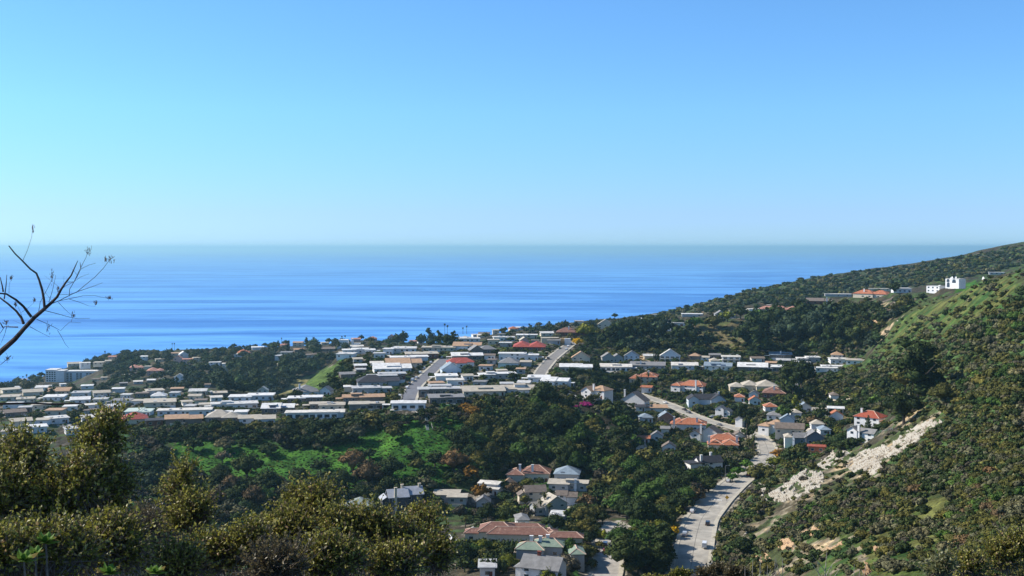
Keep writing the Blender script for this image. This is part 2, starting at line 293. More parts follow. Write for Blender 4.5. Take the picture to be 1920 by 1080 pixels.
(1441,812,42,'h','tan','white',5.6,-26,'two_storey_house','white two-storey house with a patchy tan roof above the road',{'vols':[(0,.5,0,.4,4.4,'h'),(.3,1,.15,.6,6,'h')]}),
(1476,800,26,'g','bluegrey','paleblue',5,-4,'gabled_house','plain blue-grey gabled house behind the brown long roof',{}),
(1480,815,52,'gx','brown','cream',3.8,-5,'gabled_house','house with a long plain grey-brown roof below the blue-grey gable',{'dp':.5}),
(1518,834,54,'g','grey','bluegrey',4.4,8,'gabled_house','blue-grey house with broad grey gables above the red arches',{'vols':[(0,.5,.1,.5,4,'gx'),(.35,1,0,.5,4.6,'g')]}),
(1531,849,30,'f','orangered','orangewall',3,-3,'garden_arcade','low orange-red arcade with arches behind the palms',{'dp':.2}),
(1325,884,66,'gx','dark','white',5,24,'two_storey_house','white gabled house with a steep black roof and two white chimneys beside the road',{'vols':[(0,.35,.0,.4,5,'f'),(.28,1,.0,.42,5.6,'gx')],'chim':[(.35,.05),(.8,.35)],'rw':'brown'}),
# valley floor
(671,968,54,'h','greengrey','white',4,-8,'ranch_house','white house with a greenish grey hipped roof half behind the near leaves',{}),
(757,957,78,'g','silver','darkstone',6.2,12,'manor_house','dark two-storey manor with silver-grey gables and white window frames',{'vols':[(0,.2,.1,.5,4.8,'g'),(.15,.62,0,.45,6.2,'gx'),(.55,1,.1,.55,6.6,'gx')],'chim':[(.3,-.02),(.52,.3),(.95,.3)]}),
(843,945,62,'l','cream','grey',3.6,-6,'ranch_house','pale grey flat-topped house with a double garage in the valley',{'vols':[(0,.75,.12,.62,3.8,'l'),(.45,1,0,.35,3.2,'l')]}),
(914,929,42,'l','white','white',6,-22,'two_storey_house','white two-storey valley house behind the orange bush',{'vols':[(0,.9,.15,.6,6.2,'l'),(.3,1,0,.3,3.4,'l')]}),
(989,906,80,'h','browntile','cream',4.4,-6,'villa','valley house with orange-brown tiled hips and white trim',{'vols':[(0,.4,.05,.4,3.6,'h'),(.35,1,.1,.5,4.6,'h')],'chim':[(.3,.2),(.6,.2)]}),
(1064,922,72,'l','cream','grey',3.6,-8,'ranch_house','valley house with a long beige roof and dark chimney before the blue-grey hip',{'dp':.3,'chim':[(.7,.1)]}),
(1062,905,46,'h','bluegrey','grey',4.4,-6,'ranch_house','blue-grey hip-roofed house just behind the long beige roof',{'solar':1}),
(1000,945,52,'g','brown','cream',6,10,'timbered_house','tall brown-shingled house with steep gables and skylights behind the palms',{'vols':[(0,.3,.1,.5,4.4,'g'),(.25,1,.15,.7,6.4,'gx')]}),
(1062,948,38,'g','brown','white',5.4,-6,'timbered_house','brown shingled house front with white window frames right of the tall palm',{'vols':[(0,.5,.05,.55,5.6,'gx'),(.52,1,0,.5,4.8,'gx')]}),
(1035,966,64,'g','cream','grey',5,24,'gabled_house','large pale gabled house behind the group of palms',{'vols':[(0,.35,.1,.5,3.6,'gx'),(.3,1,0,.55,5.6,'g')]}),
(895,1015,60,'h','browntile','cream',4,-2,'villa','left guest wing of the brown-tiled mansion, a low hipped block',{'skip':1}),
(980,1027,226,'h','browntile','cream',4,-4,'mansion','sprawling mansion with brown-red clay tile hips behind a tall hedge',{'vols':[(0,.2,.13,.23,3.4,'h'),(.12,.42,.10,.32,5,'h'),(.2,.73,.06,.22,4.4,'h'),(.3,.66,.26,.38,4.2,'h'),(.66,.78,.1,.24,4.2,'h'),(.70,1,0,.12,4.2,'h')],'caps':1}),
(1010,1050,86,'h','green','grey',3.6,-8,'villa','house with a pale green tiled roof and round chimney pots',{'vols':[(0,.6,0,.3,3.4,'h'),(.35,1,.12,.45,4.4,'h')],'chim':[(.3,.28),(.5,.3),(.65,.42)]}),
(1083,1056,26,'h','green','grey',3,6,'garden_house','small outbuilding with a pale green tiled hip roof',{}),
(1004,1092,88,'g','grey','white',5.4,-20,'gabled_house','large grey-roofed gabled house with a brick chimney at the bottom edge',{'vols':[(0,.28,.1,.4,4,'h'),(.15,1,.0,.6,5.4,'gx')],'chim':[(.48,.3)],'rb':1}),
(914,1084,28,'f','white','white',3.4,0,'small_house','white flat garage at the bottom edge behind dark bushes',{}),
(650,978,24,'f','cream','white',3,0,'small_house','scrap of a cream house front seen through the near leaves',{'skip':1}),
]
# far town on the left and along the coast ridge (small in the picture)
FAR = """85 718 0|48 733 28 white f|80 733 26 white l|22 737 30 cream f|62 742 34 cream l|110 740 40 tan l|16 752 34 cream f|150 744 30 white f|163 730 20 white f|100 752 36 white f|48 756 30 cream f|150 757 34 white l
235 748 18 white f|296 751 26 white h|326 745 16 white f|30 782 36 brown l|100 779 30 tan f|174 768 22 white f|215 770 26 white l|130 771 22 white f|20 766 28 white f|75 768 30 cream f|40 800 36 cream l|110 795 36 white f|170 792 30 white l|205 806 30 cream f|70 812 34 white f|140 815 30 white f|20 820 30 cream f|200 783 30 tan l
140 686 24 cream l|160 688 18 white f|184 684 18 cream f|256 694 24 pink h|276 692 12 cream f|290 704 28 pink h|240 709 20 cream f|330 667 18 tan f|345 672 16 white g|333 680 16 pink g|352 682 18 pink f|336 716 18 white g|402 688 20 white f|370 679 14 cream f|380 690 14 white f|448 669 18 white f|458 666 22 orange h|484 656 22 white f|527 676 24 white f|531 691 20 cream g|488 691 14 cream f|558 650 18 tan l|424 687 14 white f|548 677 10 white f|535 649 16 pink l|420 699 12 cream g|270 676 12 white l|60 722 22 grey f|44 719 14 cream f|205 681 14 cream l|300 678 14 cream f|210 673 14 pink l
733 633 13 pink g|790 632 12 white l|895 622 16 white f|907 622 20 brown l|964 621 16 orange h|975 617 22 white f|1135 617 30 cream g|1175 619 14 grey l|668 634 16 pink l|700 631 14 pink h|776 626 14 pink l|870 628 14 cream h|610 641 14 cream f|640 665 10 cream f|930 619 12 cream l|1085 607 16 cream f|1225 598 12 cream f|1445 577 14 cream f"""
k = 0
RC = {'white': 'white', 'cream': 'cream', 'tan': 'tan', 'brown': 'brown', 'pink': 'pinktile', 'orange': 'orange', 'grey': 'grey'}
for tok in FAR.replace("\n", "|").split("|"):
    q = tok.split()
    if len(q) < 5: continue
    a, b, c = map(float, q[:3]); rc = q[3]; ty = q[4]
    r_ = random.Random(int(a*7+b)); wl = {'white': 'white', 'cream': 'cream', 'tan': 'cream', 'brown': 'shade', 'pink': 'pink', 'orange': 'cream', 'grey': 'grey'}[rc]
    hh = 5.6 if ty == 'g' or (b < 720 and r_.random() < .35) else 3.2
    tn = {'f': 'flat-roofed house', 'l': 'low-gabled house', 'h': 'hip-roofed house', 'g': 'gabled house'}[ty]
    nm = {'f': 'flat_roofed_house', 'l': 'ranch_house', 'h': 'ranch_house', 'g': 'gabled_house'}[ty]
    HS.append((a, b, c, ty, RC[rc], wl, hh, r_.uniform(-14, 14), nm, None, {'far': 1, 'look': f"small {rc} {tn}" if c < 17 else f"{rc} {tn}"}))
HS = [h for h in HS if not h[10].get('skip')]
# garages and small back houses squeezed between the named ones
ZN = [((0, 735, 500, 800), 34, (16, 34)), ((520, 655, 1010, 745), 34, (14, 30)), ((1120, 672, 1600, 700), 8, (14, 26)), ((1180, 730, 1580, 850), 24, (14, 26)), ((880, 905, 1100, 1000), 5, (16, 26)), ((20, 690, 620, 728), 9, (9, 16)), ((860, 630, 1060, 655), 8, (12, 24))]
gr = random.Random(21)
RPL = [(1160, 985), (1153, 975), (1438, 838), (1420, 820), (1400, 810), (1300, 1040), (1305, 1000), (1344, 936), (1408, 882), (1443, 852), (1434, 826), (1385, 804), (1348, 795), (1318, 786), (1286, 773), (1259, 760), (1229, 750), (764, 752), (772, 733), (780, 721), (796, 708), (811, 694), (824, 682), (1010, 706), (1016, 697), (1025, 687), (1036, 673), (1052, 659), (1066, 648), (1145, 1012), (1150, 995)]
for (xa, ya, xb, yb), cnt, (wa, wb) in ZN:
    got = tries = 0
    while got < cnt and tries < 500:
        tries += 1; a = gr.uniform(xa, xb); b = gr.uniform(ya, yb); c = gr.uniform(wa, wb)
        if 395 < a < 650 and 676 < b < 743: continue
        if xa == 20 and b < 730-(a-20)*.10: continue
        if any(abs(a-h[0]) < (c+h[2])*.5+1 and -8.5 < b-h[1] < 10 for h in HS): continue
        if any(abs(a-u) < 15+c*.5 and abs(b-v) < 12 for u, v in RPL): continue
        rc = gr.choice(('white', 'white', 'white', 'cream', 'cream', 'tan', 'grey', 'brown')); ty = gr.choice('fffll' if xb < 1100 else 'lghgh'); rc = gr.choice(('grey', 'cream', 'orange', 'brown', 'grey', 'bluegrey', 'orange')) if xb == 1580 else rc; wl = 'white' if xb == 1580 else gr.choice(('white', 'cream', 'grey', 'shade')); got += 1
        HS.append((a, b, c, ty, rc, wl, gr.uniform(2.7, 3.3), gr.uniform(-12, 12), 'garage' if c < 24 else 'flat_roofed_house' if ty == 'f' else 'ranch_house' if ty == 'l' else 'cottage', None, {'look': f"small {rc}-roofed {'garage' if c < 24 else 'back house'}", 'far': 1}))

# ------------------------------------------------------------ pads under the houses, beds under the roads
GX, GY = XG, YG
def blend_pad(cx, cy, rad, z, soft):
    m = (np.abs(GX-cx) < rad+soft) & (np.abs(GY-cy) < rad+soft)
    ii = np.nonzero(m)
    d = np.hypot(GX[ii]-cx, GY[ii]-cy); t = np.clip((d-rad)/soft, 0, 1); t = t*t*(3-2*t)
    HG[ii] = z*(1-t)+HG[ii]*t
HP = []
for h in HS:
    rm = 150
    for dy in range(0, 60, 2):
        p = hit(h[0], h[1]+dy, rm)
        if p is not None: break
    d = p[1]; W = h[2]*d/FPX/CP
    HP.append([p, d, W])
def dscale(h): return 1.0 if (h[2] > 120 or h[3] in ('g', 'gx') or h[8] in ('modern_house', 'garden_arcade')) else 1.45
def depth_of(h, W):
    o = h[10]
    if 'vols' in o: return W*max(v[3] for v in o['vols'])*dscale(h)
    return W*o.get('dp', .5)*dscale(h) if W > 14 else max(W*.7, 6)
for h, q in zip(HS, HP):
    p, d, W = q; D = depth_of(h, W)
    blend_pad(p[0], p[1]+D*.45, 0.5*max(W*.85, D)+1, p[2], max(5, W*.3))
_p = hit(112, 716); APT = _p.copy(); blend_pad(_p[0]+22, _p[1]+12, 46, _p[2], 22)
ROADS = {  # photo px centre line, width m
 'main_road': ([(1288,1100),(1293,1080),(1298,1045),(1304,1011),(1314,973),(1344,936),(1376,906),(1408,882),(1430,865),(1443,852),(1438,838),(1434,826),(1417,816),(1385,804),(1348,795),(1318,786),(1286,773),(1259,760),(1229,750),(1195,738)], None),
 'paved_street': ([(764,752),(772,733),(780,721),(796,708),(811,694),(824,682),(834,673)], 8.2),
 'upper_street': ([(1010,706),(1015,697),(1022,687),(1034,673),(1051,659),(1066,648),(1078,639)], 7.5),
 'lane': ([(1130,1095),(1138,1070),(1141,1040),(1145,1012),(1153,995),(1160,985)], 8.5)}
RW = {'main_road': [(0, 11.5), (380, 11.5), (560, 11), (640, 8.5), (900, 6.2)]}
def smooth(P, n):
    P = np.array(P, float); t = np.concatenate([[0], np.cumsum(np.hypot(*np.diff(P[:, :2], axis=0).T))]); s = np.linspace(0, t[-1], n)
    Q = np.stack([np.interp(s, t, P[:, i]) for i in range(3)], 1)
    for _ in range(max(2, n//18)): Q[1:-1] = (Q[:-2]+2*Q[1:-1]+Q[2:])/4
    return Q
RD = {}
for nm, (pl, wd) in ROADS.items():
    q = [hit(a, b) for a, b in pl]; q = [x for x in q if x is not None]
    q = smooth(q, 150 if nm == 'main_road' else 50)
    ww = np.array([np.interp(y, *zip(*RW[nm])) if wd is None else wd for y in q[:, 1]])
    RD[nm] = (q, ww)
    far = np.full(HG.shape, 1e9); zz = np.zeros(HG.shape)
    sel = (XG > q[:, 0].min()-30) & (XG < q[:, 0].max()+30) & (YG > q[:, 1].min()-30) & (YG < q[:, 1].max()+30); ii = np.nonzero(sel)
    dx = XG[ii][:, None]-q[:, 0]; dy = YG[ii][:, None]-q[:, 1]; dd = dx*dx+dy*dy; k = dd.argmin(1); dm = np.sqrt(dd[np.arange(len(k)), k])
    hw = ww[k]/2+3.0; t = np.clip((dm-hw)/9, 0, 1); t = t*t*(3-2*t)
    HG[ii] = (q[k, 2]-0.35)*(1-t)+HG[ii]*t
def road_dist(x, y):
    b = np.full(np.shape(x), 1e9)
    for q, ww in RD.values():
        d = np.sqrt((np.asarray(x)[..., None]-q[:, 0])**2+(np.asarray(y)[..., None]-q[:, 1])**2)-ww/2
        b = np.minimum(b, d.min(-1))
    return b
# ------------------------------------------------------------ materials of buildings
def simple(name, col, rough=.8, n=.12, scale=.6, spec=.3, met=0, bump=0):
    m, nt, b = mat(name); g = N(nt, "ShaderNodeNewGeometry")
    t = N(nt, "ShaderNodeTexNoise", Scale=scale, Detail=5.0, Roughness=.65); nt.links.new(g.outputs['Position'], t.inputs['Vector'])
    lo = tuple(max(0, c*(1-n*2)) for c in col); hi = tuple(min(1, c*(1+n*1.4)) for c in col)
    r = ramp(nt, t.outputs[0], [(.3, lo), (.7, hi)]); nt.links.new(r.outputs[0], b.inputs['Base Color'])
    b.inputs['Roughness'].default_value = rough; b.inputs['Specular IOR Level'].default_value = spec; b.inputs['Metallic'].default_value = met
    if bump:
        bp = N(nt, "ShaderNodeBump", Strength=bump, Distance=.1); nt.links.new(t.outputs[0], bp.inputs['Height']); nt.links.new(bp.outputs[0], b.inputs['Normal'])
    return m
def tile(name, c1, c2, c3):
    m, nt, b = mat(name); g = N(nt, "ShaderNodeNewGeometry")
    v = N(nt, "ShaderNodeTexVoronoi", Scale=1.6); nt.links.new(g.outputs['Position'], v.inputs['Vector'])
    t = N(nt, "ShaderNodeTexNoise", Scale=.35, Detail=6.0, Roughness=.7); nt.links.new(g.outputs['Position'], t.inputs['Vector'])
    s = N(nt, "ShaderNodeSeparateColor"); nt.links.new(v.outputs['Color'], s.inputs[0])
    r = ramp(nt, s.outputs[0], [(0, c1), (.55, c2), (.9, c2), (1, c3)])
    c = mixc(nt, t.outputs[0], r.outputs[0], c1); nt.links.new(c, b.inputs['Base Color']); b.inputs['Roughness'].default_value = .85
    w = N(nt, "ShaderNodeTexWave", Scale=1.3); w.inputs['Distortion'].default_value = .4; nt.links.new(g.outputs['Position'], w.inputs['Vector'])
    bp = N(nt, "ShaderNodeBump", Strength=.6, Distance=.12); nt.links.new(w.outputs['Fac'], bp.inputs['Height']); nt.links.new(bp.outputs[0], b.inputs['Normal'])
    return m
ROOF = {'white': simple('white_roof', (.70, .69, .66), n=.16, scale=.35), 'white2': simple('stained_white_roof', (.58, .57, .54), n=.2, scale=.5), 'white3': simple('warm_white_roof', (.66, .62, .55), n=.18, scale=.45), 'white4': simple('pale_grey_roof', (.46, .46, .45), n=.16, scale=.6), 'cream': simple('cream_roof', (.46, .41, .33), n=.12, scale=.4), 'tan': simple('tan_roof', (.45, .29, .18), n=.14, scale=.5),
 'brown': simple('brown_roof', (.2, .16, .13), n=.16, scale=.7), 'grey': simple('grey_roof', (.24, .235, .23), n=.14, scale=.6), 'dark': simple('dark_roof', (.045, .046, .055), n=.15, scale=.6),
 'silver': simple('silver_roof', (.40, .42, .46), n=.1), 'bluegrey': simple('blue_grey_roof', (.24, .30, .35), n=.12), 'greengrey': simple('green_grey_roof', (.27, .31, .28), n=.12), 'palegreen': simple('pale_green_roof', (.5, .58, .52), n=.1),
 'orange': tile('orange_tile', (.38, .12, .055), (.54, .2, .1), (.65, .36, .22)), 'orangered': tile('red_orange_tile', (.34, .065, .03), (.45, .11, .055), (.5, .2, .1)),
 'red': tile('red_tile', (.34, .055, .04), (.45, .09, .065), (.5, .2, .14)), 'browntile': tile('brown_tile', (.19, .085, .06), (.31, .155, .11), (.55, .36, .27)), 'pinktile': tile('pink_tile', (.45, .2, .14), (.58, .3, .22), (.62, .42, .34)),
 'green': tile('green_tile', (.2, .27, .2), (.3, .37, .28), (.4, .46, .36))}
WALL = {'white': simple('white_wall', (.78, .77, .75), n=.05), 'cream': simple('cream_wall', (.66, .57, .43), n=.06), 'pink': simple('pink_wall', (.62, .42, .36), n=.06), 'shade': simple('dark_shaded_wall', (.22, .18, .15), n=.12),  # 'shade': shade of fronts and porches put into wall colour, also plain dark walls
 'grey': simple('grey_wall', (.42, .42, .41), n=.08), 'brown': simple('brown_wall', (.2, .09, .06), n=.12), 'paleblue': simple('pale_blue_wall', (.6, .68, .74), n=.05), 'bluegrey': simple('blue_grey_wall', (.16, .2, .25), n=.08),
 'glassy': simple('dark_glass_wall', (.16, .16, .15), n=.1, rough=.4), 'darkstone': simple('dark_stone_wall', (.09, .09, .10), n=.2, scale=1.5), 'open': simple('white_post', (.75, .74, .7)), 'orangewall': simple('orange_wall', (.5, .16, .08))}
TRIM = simple('white_trim', (.74, .73, .7), n=.04); GLASS = simple('window_glass', (.035, .05, .065), rough=.12, spec=.7, n=.3); BRICK = simple('brick', (.28, .08, .05), n=.25, scale=4)
SOLAR = simple('solar_glass', (.02, .03, .07), rough=.15, spec=.6, n=.1); DOORB = simple('brown_door', (.14, .045, .03)); METAL = simple('grey_metal', (.35, .36, .37), rough=.4, met=.4, n=.08); DECK = simple('pale_deck', (.6, .57, .5))
POOL = simple('pool_water', (.02, .2, .25), rough=.08, spec=.6); WOOD = simple('pole_wood', (.12, .08, .055)); YEL = simple('yellow_sign', (.8, .42, .03), n=.03); BLACK = simple('tyre_rubber', (.02, .02, .02)); RAWWOOD = simple('raw_timber', (.62, .42, .2), n=.2, scale=1.2)
class MB:
    def __init__(s): s.v = []; s.f = []
    def box(s, x0, x1, y0, y1, z0, z1):
        n = len(s.v); s.v += [(x, y, z) for z in (z0, z1) for y in (y0, y1) for x in (x0, x1)]
        s.f += [[n+i for i in f] for f in ([0, 2, 3, 1], [4, 5, 7, 6], [0, 1, 5, 4], [2, 6, 7, 3], [0, 4, 6, 2], [1, 3, 7, 5])]; return s
    def poly(s, vs, fs): n = len(s.v); s.v += list(vs); s.f += [[n+i for i in f] for f in fs]; return s
    def tube(s, P, rad, k=6):
        n0 = len(s.v); m = len(P)
        for i, p in enumerate(P):
            a = Vector(P[max(i-1, 0)]); b = Vector(P[min(i+1, m-1)]); t = (b-a); t = t.normalized() if t.length > 1e-6 else Vector((0, 0, 1))
            u = t.cross(Vector((0.3, 0.9, 0.2)) if abs(t.y) < .9 else Vector((1, 0, 0))).normalized(); w_ = t.cross(u)
            r = rad[i] if hasattr(rad, '__len__') else rad
            for j in range(k):
                a_ = 2*math.pi*j/k; q = Vector(p)+(u*math.cos(a_)+w_*math.sin(a_))*r; s.v.append(tuple(q))
        for i in range(m-1):
            for j in range(k): s.f.append([n0+i*k+j, n0+i*k+(j+1) % k, n0+(i+1)*k+(j+1) % k, n0+(i+1)*k+j])
        s.f.append([n0+j for j in range(k)][::-1]); s.f.append([n0+(m-1)*k+j for j in range(k)]); return s
    def mesh(s, name, *mats):
        me = bpy.data.meshes.new(name); me.from_pydata(s.v, [], s.f)
        for m in mats: me.materials.append(m)
        return me
    def build(s, name, m, parent=None):
        return link(name, s.mesh(name, m), parent)
def roof_geo(ty, x0, x1, y0, y1, z, ov, W, R_, caps):
    "adds wall gables to W and roof shapes to R_"
    X0, X1, Y0, Y1 = x0-ov, x1+ov, y0-ov, y1+ov
    if ty == 'f':
        R_.box(X0, X1, Y0, Y1, z+.003, z+.32); R_.box(X0+.5, X1-.5, Y0+.5, Y1-.5, z+.32, z+.40); return z+.4
    along_x = (x1-x0) >= (y1-y0)
    if ty == 'gx': along_x = True; ty = 'g'
    elif ty == 'g': along_x = False
    elif ty == 'l': along_x = True
    if ty in 'gl':
        sl = math.tan(R(33 if ty == 'g' else 11)); th = .22
        if along_x:
            ym = (Y0+Y1)/2; hz = (ym-Y0)*sl; e = -ov*sl
            for sgn, Ye in ((1, Y0), (-1, Y1)):
                R_.poly([(X0, Ye, z+e), (X1, Ye, z+e), (X1, ym, z+e+hz), (X0, ym, z+e+hz), (X0, Ye, z+e+th), (X1, Ye, z+e+th), (X1, ym, z+e+hz+th), (X0, ym, z+e+hz+th)],
                        [[0, 3, 2, 1], [4, 5, 6, 7], [0, 1, 5, 4], [2, 3, 7, 6], [0, 4, 7, 3], [1, 2, 6, 5]])
            top = z+e+hz; yw = (y0+y1)/2
            W.poly([(x0, y0, z), (x0, y1, z), (x0, yw, top-.03), (x1, y0, z), (x1, y1, z), (x1, yw, top-.03)], [[0, 2, 1], [3, 4, 5], [0, 3, 5, 2], [1, 2, 5, 4]])
        else:
            xm = (X0+X1)/2; hz = (xm-X0)*sl; e = -ov*sl
            for Xe in (X0, X1):
                R_.poly([(Xe, Y0, z+e), (Xe, Y1, z+e), (xm, Y1, z+e+hz), (xm, Y0, z+e+hz), (Xe, Y0, z+e+th), (Xe, Y1, z+e+th), (xm, Y1, z+e+hz+th), (xm, Y0, z+e+hz+th)],
                        [[0, 3, 2, 1], [4, 5, 6, 7], [0, 1, 5, 4], [2, 3, 7, 6], [0, 4, 7, 3], [1, 2, 6, 5]])
            top = z+e+hz; xw = (x0+x1)/2
            W.poly([(x0, y0, z), (x1, y0, z), (xw, y0, top-.03), (x0, y1, z), (x1, y1, z), (xw, y1, top-.03)], [[0, 1, 2], [3, 5, 4], [0, 2, 5, 3], [1, 4, 5, 2]])
        return top+th
    ov2 = .2; R_.box(X0, X1, Y0, Y1, z+.003, z+ov2)
    zz = z+ov2
    if X1-X0 >= Y1-Y0:
        r = (Y1-Y0)/2; hz = r*math.tan(R(25)); A = (X0+r*.9, (Y0+Y1)/2, zz+hz); B = (X1-r*.9, (Y0+Y1)/2, zz+hz)
        V = [(X0, Y0, zz), (X1, Y0, zz), (X1, Y1, zz), (X0, Y1, zz), A, B]; F = [[0, 1, 5, 4], [1, 2, 5], [2, 3, 4, 5], [3, 0, 4]]
    else:
        r = (X1-X0)/2; hz = r*math.tan(R(25)); A = ((X0+X1)/2, Y0+r*.9, zz+hz); B = ((X0+X1)/2, Y1-r*.9, zz+hz)
        V = [(X0, Y0, zz), (X1, Y0, zz), (X1, Y1, zz), (X0, Y1, zz), A, B]; F = [[0, 1, 4], [1, 2, 5, 4], [2, 3, 5], [3, 0, 4, 5]]
    R_.poly(V, F)
    if caps is not None:
        for a, b in ((V[0], A), (V[1], B if X1-X0 >= Y1-Y0 else A), (V[2], B), (V[3], A if X1-X0 >= Y1-Y0 else B), (A, B)): caps.append((a, b))
    return zz+hz
def window(root, side, a, b, z0, z1, c, far, frame_m=None):
    "side 'y' = on a wall facing -y at y=c from x=a..b; 'x' = wall facing -x at x=c"
    f = MB(); g = MB()
    if side == 'y': f.box(a, b, c-.05, c+.05, z0, z1); g.box(a+.1, b-.1, c-.08, c-.052, z0+.1, z1-.1)
    else: f.box(c-.05, c+.05, a, b, z0, z1); g.box(c-.08, c-.052, a+.1, b-.1, z0+.1, z1-.1)
    if far: return g.build('window', GLASS, root)
    w = f.build('window', frame_m or TRIM, root); g.build('pane', GLASS, w); return w
HBOX = []   # picture boxes of houses: x0,y0,x1,y1,distance
HROOT = []
def make_house(h, q):
    px, py, wpx, ty, rc, wc, hh, rot, nm, label, o = h; p, d, W = q
    rs = random.Random(int(px*13+py*7)); rc = rs.choice(('white', 'white', 'white2', 'white3', 'white4')) if rc == 'white' else rc; far = d > 1020 or wpx < 17
    root = bpy.data.objects.new(nm, None); COL.objects.link(root); root.empty_display_size = .5
    root.location = (p[0], p[1], p[2]+.05); root.rotation_euler = (0, 0, R(rot)-math.atan2(p[0], p[1])*.8)
    D = depth_of(h, W); vols = o.get('vols')
    if not vols:
        fd = D/W
        if W > 16 and not o.get('arch') and not o.get('pergola') and rs.random() < .7 and ty in 'flh':
            k = rs.uniform(.5, .7)
            vols = [(0, k, .02, fd, hh, ty), (k-.06, 1, 0 if rs.random() < .5 else .08, fd*.85, hh*rs.choice((1, .92, 1.12)), ty)]
        else: vols = [(0, 1, 0, fd, hh, ty)]
    Wm, Rm, caps = MB(), MB(), ([] if rc in ('orange', 'orangered', 'browntile', 'green', 'pinktile') and not far else None)
    x0w = -W/2; ztop = 0
    glz = []
    for i, (a, b, c, e, hv, tv) in enumerate(vols):
        if not far and hv > 3.3 and nm not in ('modern_house', 'manor_house'): hv = 3.3+(hv-3.3)*.62
        g = .02*i; xa, xb, ya, yb = x0w+a*W+g, x0w+b*W-g, c*W*dscale(h)+g, e*W*dscale(h)-g; hz = hv+.013*i
        if o.get('pergola'):
            for xx in (xa+.3, (xa+xb)/2, xb-.3):
                for yy in (ya+.3, yb-.3): Wm.box(xx-.15, xx+.15, yy-.15, yy+.15, -1, hz)
        else: Wm.box(xa, xb, ya, yb, -3.2, hz)
        ov = .55 if tv in 'hgx' or tv == 'gx' else .75
        if o.get('arch') or (nm == 'modern_house' and wpx < 34): ov = .05
        t = roof_geo(tv, xa, xb, ya, yb, hz, ov, Wm, Rm, caps); ztop = max(ztop, t)
        if o.get('pergola'): continue
        # windows on the near wall and on the sunny left wall
        big = o.get('win') == 'big'
        if o.get('win') != 'none' and not o.get('arch'):
            lev = [0] if hz < 4.6 else [0, hz/2] if hz < 8.5 else [0, 3, 6]
            ww, gap = (3.0, .7) if big else (1.7, 1.9)
            if far: ww, gap = 2.2, 2.6
            n_ = int((xb-xa-1)/(ww+gap)); n_ = min(n_, 7 if not far else 3)
            for lz in lev:
                if n_ < 1: break
                st = (xb-xa)/n_
                for k in range(n_):
                    if rs.random() < (.12 if big else .2): continue
                    cx = xa+st*(k+.5); z0 = lz+(.35 if big else 1.0); glz.append(window(root, 'y', cx-ww/2, cx+ww/2, z0, min(lz+2.35, hz-.25), ya, far))
                if not far and i == 0 and (yb-ya) > 5:
                    for k in range(2):
                        cy_ = ya+(yb-ya)*(.3+.4*k); glz.append(window(root, 'x', cy_-.7, cy_+.7, lz+1, min(lz+2.2, hz-.25), xa, far))
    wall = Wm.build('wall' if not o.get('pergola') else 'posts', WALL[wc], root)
    roof = Rm.build('roof', ROOF[rc], root)
    if caps:
        cm = MB()
        for a, b in caps: cm.tube([a, b], .17, 5)
        cm.build('ridge_cap', simple_cap, roof)
    for (fx, fy) in o.get('chim', []):
        c = MB(); x, y = x0w+fx*W, max(fy*W, -.3); hz = ztop+ (1.0 if hh > 4.5 else .9); c.box(x-.55, x+.55, y-.4, y+.4, 0, hz); c.box(x-.7, x+.7, y-.55, y+.55, hz, hz+.2)
        ch = c.build('chimney', BRICK if o.get('rb') else WALL['white'] if wc != 'darkstone' else WALL['cream'], roof)
    if ty == 'f' and not o.get('pergola') and not far and W > 11:
        for k in range(rs.randint(1, 3)):
            x = rs.uniform(-W*.35, W*.35); y = rs.uniform(D*.3, D*.7); c = MB(); s = rs.uniform(.5, 1.1); c.box(x-s, x+s, y-s*.7, y+s*.7, hh+.2, hh+.4+rs.uniform(.3, .8)); c.build(rs.choice(('roof_vent', 'skylight', 'rooftop_unit')), METAL if rs.random() < .5 else TRIM, roof)
    if not far and d < 950 and ty in 'fl' and not o.get('pergola') and W > 12:
        e = MB(); k = rs.random()
        if k < .45: xx = -W/2+rs.uniform(0, .5)*W; e.box(xx, xx+W*rs.uniform(.25, .45), -3.4, -.04, -1.5, .12); e.build('patio', DECK, root)
        if k > .3:
            xx = rs.uniform(-.5, .2)*W; ln = W*rs.uniform(.25, .5); e = MB().box(xx, xx+ln, -4.2, -4.0, -1.5, rs.uniform(.9, 1.6)); e.build('garden_wall', WALL[rs.choice(('white', 'cream', 'grey'))], root)
        if rs.random() < .5: sx_ = rs.choice((-1, 1)); a_ = sx_*W/2; e = MB().box(min(a_, a_+sx_*4.5), max(a_, a_+sx_*4.5), 1, 6, 2.35, 2.55).box(a_+sx_*4.2-.1, a_+sx_*4.2+.1, 1.2, 1.4, -1, 2.35).box(a_+sx_*4.2-.1, a_+sx_*4.2+.1, 5.6, 5.8, -1, 2.35); e.build('carport', ROOF[rc], root)
        if rs.random() < .5 and W > 17: xx = rs.uniform(-.35, .1)*W; ln = W*rs.uniform(.2, .35); MB().box(xx, xx+ln, D*.25, D*.6, hh*.8, hh+1.5).build('raised_hall', WALL[wc], roof); MB().box(xx-.4, xx+ln+.4, D*.25-.4, D*.6+.4, hh+1.503, hh+1.75).build('raised_roof', ROOF[rc], roof)
    for k in range(o.get('solar', 0)):
        x = W*(-.25+.35*k); c = MB(); t = math.tan(R(11)); c.poly([(x, .6, hh+.55), (x+W*.18, .6, hh+.55), (x+W*.18, 3.4, hh+.55+2.8*t), (x, 3.4, hh+.55+2.8*t), (x, .6, hh+.43), (x+W*.18, .6, hh+.43), (x+W*.18, 3.4, hh+.43+2.8*t), (x, 3.4, hh+.43+2.8*t)], [[0, 1, 2, 3], [7, 6, 5, 4], [0, 4, 5, 1], [1, 5, 6, 2], [2, 6, 7, 3], [3, 7, 4, 0]]); c.build('solar_panel', SOLAR, roof)
